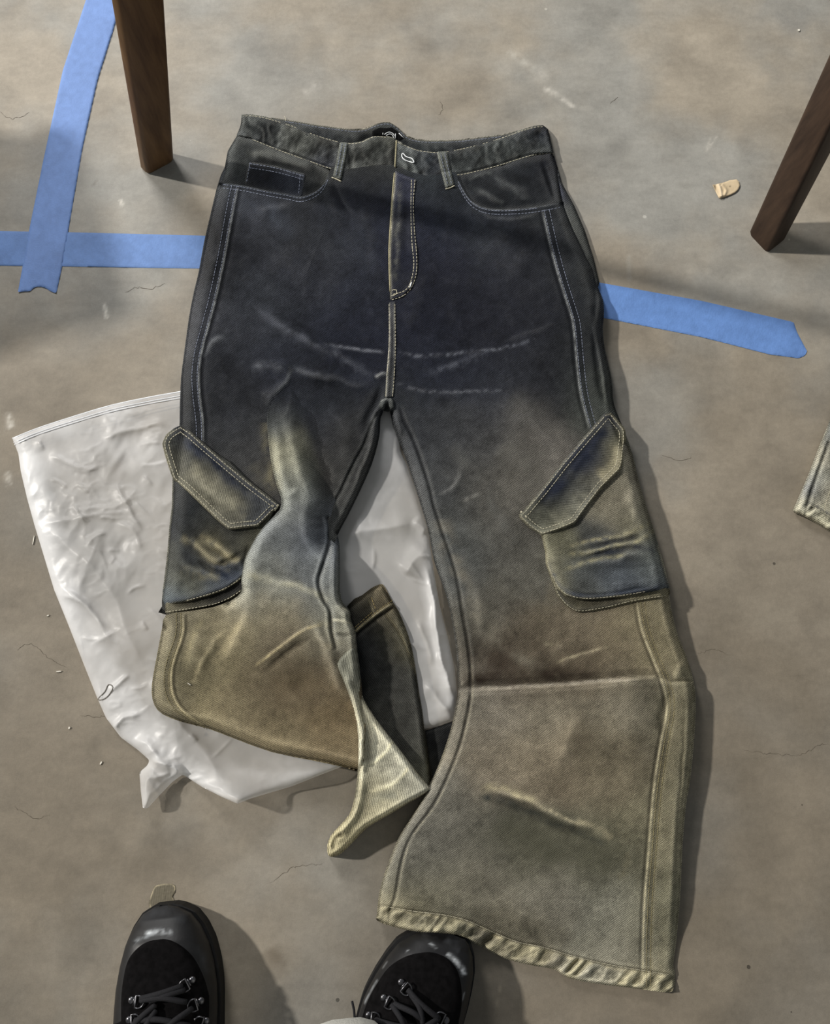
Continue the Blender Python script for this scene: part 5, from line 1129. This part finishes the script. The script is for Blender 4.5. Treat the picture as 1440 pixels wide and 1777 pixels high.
    for z, r1, r2, s_c in ((.085, .040, .058, .215), (.11, .042, .056, .222), (.14, .041, .050, .226), (.17, .043, .050, .230), (.172, .038, .045, .230), (.12, .036, .045, .226)):
        c = toe + ax * s_c; rr = []
        for k in range(28):
            a = 2 * math.pi * k / 28; P = c + ax * math.cos(a) * r2 + nx * math.sin(a) * r1
            rr.append(bm.verts.new((P[0], P[1], z)))
        rings.append(rr)
    for A, B in zip(rings[:-1], rings[1:]):
        for k in range(28): bm.faces.new((A[k], A[(k + 1) % 28], B[(k + 1) % 28], B[k]))
    bmesh.ops.recalc_face_normals(bm, faces=bm.faces)
    for q in bm.faces: q.smooth = True
    me = bpy.data.meshes.new('shaft'); bm.to_mesh(me); bm.free(); link('shaft', me, M_SUE, root)
    # eyelets: a rivet and a D ring each
    for (ru, rv), (gu, gv) in eyelets:
        p = hit2(ru, rv); g = hit2(gu, gv)
        bm = bmesh.new(); bmesh.ops.create_uvsphere(bm, u_segments=14, v_segments=8, radius=.0034)
        for v_ in bm.verts: v_.co = Vector((v_.co.x, v_.co.y, v_.co.z * .55)) + p + Vector((0, 0, .0012))
        for q in bm.faces: q.smooth = True
        me = bpy.data.meshes.new('eyelet'); bm.to_mesh(me); bm.free(); ey = link('eyelet', me, M_MET, root)
        d = (g - p); d.z = 0; d.normalize(); q_ = Vector((-d.y, d.x, 0)); r = .0052
        pts = []
        for k in range(13):
            a = -math.pi / 2 + math.pi * k / 12
            pts.append(g + d * math.cos(a) * r + q_ * math.sin(a) * r + Vector((0, 0, .0035)))
        pts = [g - d * .003 + q_ * -r + Vector((0, 0, .0030))] + pts + [g - d * .003 + q_ * r + Vector((0, 0, .0030))]
        tube('ring', pts, .0008, M_MET, ey, True, 6)
        tube('bar', [p + q_ * -.0035 + d * .003 + Vector((0, 0, .003)), p + q_ * .0035 + d * .003 + Vector((0, 0, .003))], .0009, M_MET, ey, False, 6)
    for L_ in laces:
        P = catmull(L_, 6) if len(L_) > 2 else resample(L_, 3)
        n_ = len(P); pts = []
        for i, p in enumerate(P):
            h = hit2(*p); pts.append(h + Vector((0, 0, .0035 + .004 * math.sin(math.pi * i / (n_ - 1)))))
        tube('lace', pts, .0026, M_LACE, root, False, 8)
    return root, pxhit, hit2

BLc = (205, 210, 215)
boot1 = boot('black lace-up boot with white scuffed rubber toe, left of the two at the bottom edge',
    [(283, 1571), (267, 1575), (248, 1587), (232, 1611), (220, 1639), (211, 1675), (205, 1713), (203, 1745), (202, 1777), (202, 1800)],
    [(289, 1571), (307, 1574), (331, 1585), (348, 1606), (362, 1635), (371, 1670), (376, 1708), (377, 1745), (376, 1777), (376, 1800)],
    [(209, 1777), (209, 1740), (212, 1705), (222, 1665), (246, 1639), (274, 1630), (298, 1632), (322, 1646), (340, 1665), (355, 1694), (365, 1724), (371, 1750), (374, 1777)],
    [((334, 1700), (322, 1709)), ((229, 1735), (242, 1737)), ((349, 1736), (337, 1743)), ((225, 1769), (235, 1769)), ((358, 1771), (347, 1773))],
    [[(318, 1709), (285, 1719), (246, 1731)], [(322, 1716), (290, 1724), (262, 1735)], [(246, 1734), (285, 1728), (325, 1737)], [(335, 1748), (305, 1768), (275, 1792)], [(272, 1742), (250, 1760), (232, 1778)], [(236, 1769), (280, 1765), (330, 1778)], [(272, 1752), (262, 1768), (250, 1785)]],
    [([(250, 1624), (268, 1618), (285, 1619), (300, 1617)], 4, BLc, .8, .9), ([(232, 1640), (245, 1630), (262, 1622)], 3, (150, 155, 160), .6, 1.0), ([(262, 1622), (275, 1614)], 2, BLc, .7, .6), ([(282, 1618), (283, 1610)], 1.5, BLc, .6, .5), ([(225, 1680), (212, 1740)], 2, (90, 92, 96), .5, .6), ([(240, 1600), (285, 1580), (325, 1596)], 10, (58, 60, 64), .6, .5), ([(345, 1640), (362, 1690)], 7, (60, 62, 66), .5, .6)], 1)[0]
boot2 = boot('black lace-up boot pointing outward, its toe tucked under the jeans hem',
    [(758, 1612), (742, 1614), (715, 1623), (691, 1637), (672, 1660), (653, 1689), (639, 1715), (625, 1745), (616, 1777), (610, 1800)],
    [(768, 1612), (785, 1616), (804, 1627), (814, 1641), (820, 1660), (821, 1689), (816, 1722), (808, 1757), (802, 1777), (796, 1800)],
    [(622, 1777), (632, 1742), (649, 1712), (672, 1679), (701, 1660), (729, 1653), (753, 1653), (776, 1663), (793, 1682), (801, 1710), (802, 1745), (796, 1777)],
    [((696, 1704), (705, 1715)), ((666, 1731), (676, 1739)), ((640, 1761), (650, 1766)), ((774, 1770), (764, 1765))],
    [[(708, 1716), (730, 1738), (762, 1766)], [(712, 1722), (728, 1745), (734, 1775)], [(680, 1742), (695, 1762), (705, 1785)], [(684, 1740), (715, 1752), (735, 1768)], [(652, 1768), (690, 1776), (720, 1780)], [(760, 1766), (740, 1776), (720, 1792)]],
    [([(776, 1655), (792, 1668), (802, 1680), (808, 1694)], 3.5, BLc, .8, .9), ([(745, 1636), (757, 1646)], 2, (170, 174, 178), .7, 1), ([(704, 1652), (710, 1647)], 1.3, BLc, .7, .4), ([(655, 1700), (640, 1726), (632, 1742)], 1.6, (170, 174, 178), .7, .5), ([(672, 1668), (664, 1680)], 1.2, (150, 152, 154), .5, .5), ([(775, 1630), (800, 1650)], 8, (66, 68, 72), .6, .6), ([(806, 1720), (803, 1735)], 1.2, (170, 172, 176), .6, .4), ([(730, 1618), (770, 1615), (800, 1635)], 8, (56, 58, 62), .5, .5)], 2)[0]
tube('lace_end', [tuple(unproj(611, 1738, .03)), tuple(unproj(614, 1752, .027)), tuple(unproj(616, 1772, .035))], .0012, M_LACE, boot2, False, 6)

# ------------------------------------------------------------------ pale trousers of the wearer
def trousers():
    mt = plain('pale_ribbed_cotton', (214, 214, 208), .9, .1, noise=.12, nscale=700, bump=.4)
    bm = bmesh.new()
    hem = unproj(588, 1775, .10)
    for bt, cx in ((boot1, 0), (boot2, 0)):
        c0 = Vector(bt.location) + Vector((0, -.12, 0))
        if bt is boot2: c0 = Vector((float(hem[0]) + .004, float(hem[1]) - .0815, 0))
        rings = []
        for z, r in ((.075, .078), (.080, .082), (.13, .078), (.22, .074), (.35, .078), (.50, .086), (.65, .094), (.76, .100)):
            rr = []
            c = c0.copy(); c.y -= .04 * z; c.x += (-c0.x * .18) * z
            for k in range(40):
                a = 2 * math.pi * k / 40
                f_ = 1 + .03 * math.sin(5 * a + z * 9) + .015 * math.sin(11 * a)
                rr.append(bm.verts.new((c.x + r * f_ * math.cos(a), c.y + r * f_ * math.sin(a), z)))
            rings.append(rr)
        for A, B in zip(rings[:-1], rings[1:]):
            for k in range(40): bm.faces.new((A[k], A[(k + 1) % 40], B[(k + 1) % 40], B[k]))
        top = rings[-1]; bm.faces.new(top)
    # hips joining both legs
    c1 = Vector(boot1.location); c2 = Vector(boot2.location); m_ = (c1 + c2) / 2
    ret = bmesh.ops.create_uvsphere(bm, u_segments=32, v_segments=16, radius=1)
    for v in ret['verts']: v.co = Vector((m_.x + v.co.x * .20, m_.y - .17 + v.co.y * .13, .86 + v.co.z * .17))
    bmesh.ops.recalc_face_normals(bm, faces=bm.faces)
    for q in bm.faces: q.smooth = True
    me = bpy.data.meshes.new('trousers'); bm.to_mesh(me); bm.free()
    o = link('trousers', me, mt)
    tag(o, 'pale ribbed trousers worn over the boots, a sliver showing left of the right boot', 'trousers')
    return o
trousers()

# ------------------------------------------------------------------ small litter on the floor
M_SCR = vcol_material('tan_paper', .7, .2, 400, .12)
SCR = [(1236, 320.5), (1243, 320), (1249, 318), (1257, 316.5), (1264, 313), (1272, 312), (1279, 311), (1282, 315), (1284, 322), (1281, 329), (1276, 334), (1268, 338), (1258, 342), (1253, 343), (1248, 345.5), (1243, 336)]
def scr_z(U, V):
    P = resample(np.vstack([SCR, SCR[:1]]), 3)
    return .0012 + .0012 * rim(U, V, P, 3) + ridge(U, V, [(1246, 318), (1250, 328), (1252, 342)], 2.5, 3.5, .0022, .05) + ridge(U, V, [(1252, 320), (1260, 330), (1256, 340)], 2.5, 3, .0016, .05) + .006 * np.clip((1242 - U) / 8, 0, 1)
sc_ = Sheet('paper_scrap', SCR, scr_z, lambda U, V: strokes(np.ones(U.shape + (3,)) * lin((208, 188, 156)) * (1 + .12 * fbm(U, V, 9, 3, 6))[..., None], U, V, [([(1246, 318), (1251, 330), (1253, 342)], 1.5, (238, 222, 196), .8, .2), ([(1266, 325), (1267, 322)], 1.2, (70, 60, 48), .9, .1)], False), M_SCR, None, step=1, smooth=0, wear=0, pad=3)
tag(sc_.obj, 'small torn tan paper scrap on the floor left of the dark leg', 'paper scrap')
RES = [(262, 1577), (258, 1566), (262, 1554), (266, 1543), (270, 1537), (284, 1534), (298, 1534), (304, 1539), (303, 1549), (299, 1556), (303, 1567), (292, 1572), (280, 1575)]
M_RES = vcol_material('tape_residue', .8, .1, 300, .2)
def res_z(U, V):
    P = resample(np.vstack([RES, RES[:1]]), 3); return .0003 + .0006 * rim(U, V, P, 2) + .0005 * np.clip(fbm(U, V, 6, 2, 5), 0, 1)
def res_c(U, V):
    P = resample(np.vstack([RES, RES[:1]]), 3); D = pdist(U, V, P)[0]
    C = np.ones(U.shape + (3,)) * lin((112, 106, 92)) * (1 + .25 * np.sin(U * 1.6 + V * .2) * .4)[..., None]
    k = (np.exp(-(D / 1.6) ** 2) * np.clip(.7 + fbm(U, V, 6, 2, 8), 0, 1))[..., None] * .8
    return C * (1 - k) + k * lin((190, 178, 150))
rs_ = Sheet('residue_patch', RES, res_z, res_c, M_RES, None, step=1, smooth=2, wear=0, pad=3)
tag(rs_.obj, 'grey peeling residue patch with pale torn rim at the left boot toe', 'residue patch')
M_CHP = plain('white_fleck', (225, 220, 208), .8, .2, noise=.1)
for i, (u, v, a, l, wdt) in enumerate([(102, 1165, 5, 9, 2.2), (58, 937, 80, 16, 1.6), (120, 1263, 70, 4, 3.2), (175, 1324, 60, 6, 2.6), (83, 1068, 20, 4, 1.8), (1386, 52, 0, 4, 4), (328, 1187, -35, 7, 1.2)]):
    ca, sa = math.cos(math.radians(a)), -math.sin(math.radians(a)); z0 = .0002 if i < 6 else SB.z(u, v) + .0005
    co = []
    for z in (z0, z0 + .0012):
        for sx, sy, k in ((-1, -.6, 1), (.2, -1, 1), (1, -.5, 1), (.9, .7, 1), (-.2, 1, 1), (-1, .5, 1)):
            co.append(unproj(u + (sx * l / 2) * ca - (sy * wdt / 2) * sa, v + (sx * l / 2) * sa + (sy * wdt / 2) * ca, z))
    f = [[5, 4, 3, 2, 1, 0], [6, 7, 8, 9, 10, 11]] + [[k, (k + 1) % 6, 6 + (k + 1) % 6, 6 + k] for k in range(6)]
    me = bpy.data.meshes.new('lint_fleck'); me.from_pydata([tuple(c) for c in co], [], f); me.update()
    o = link('lint_fleck', me, M_CHP)
    tag(o, ['short white fleck lying left of the bag tear', 'thin curled fleck on the floor left of the bag edge', 'tiny pale fleck below the bag tear on bare floor', 'pale fleck left of the bag bottom corner', 'tiny speck left of the bag middle edge', 'round white speck near the top right corner', 'white lint thread on the tan folded trouser leg'][i], 'fleck')
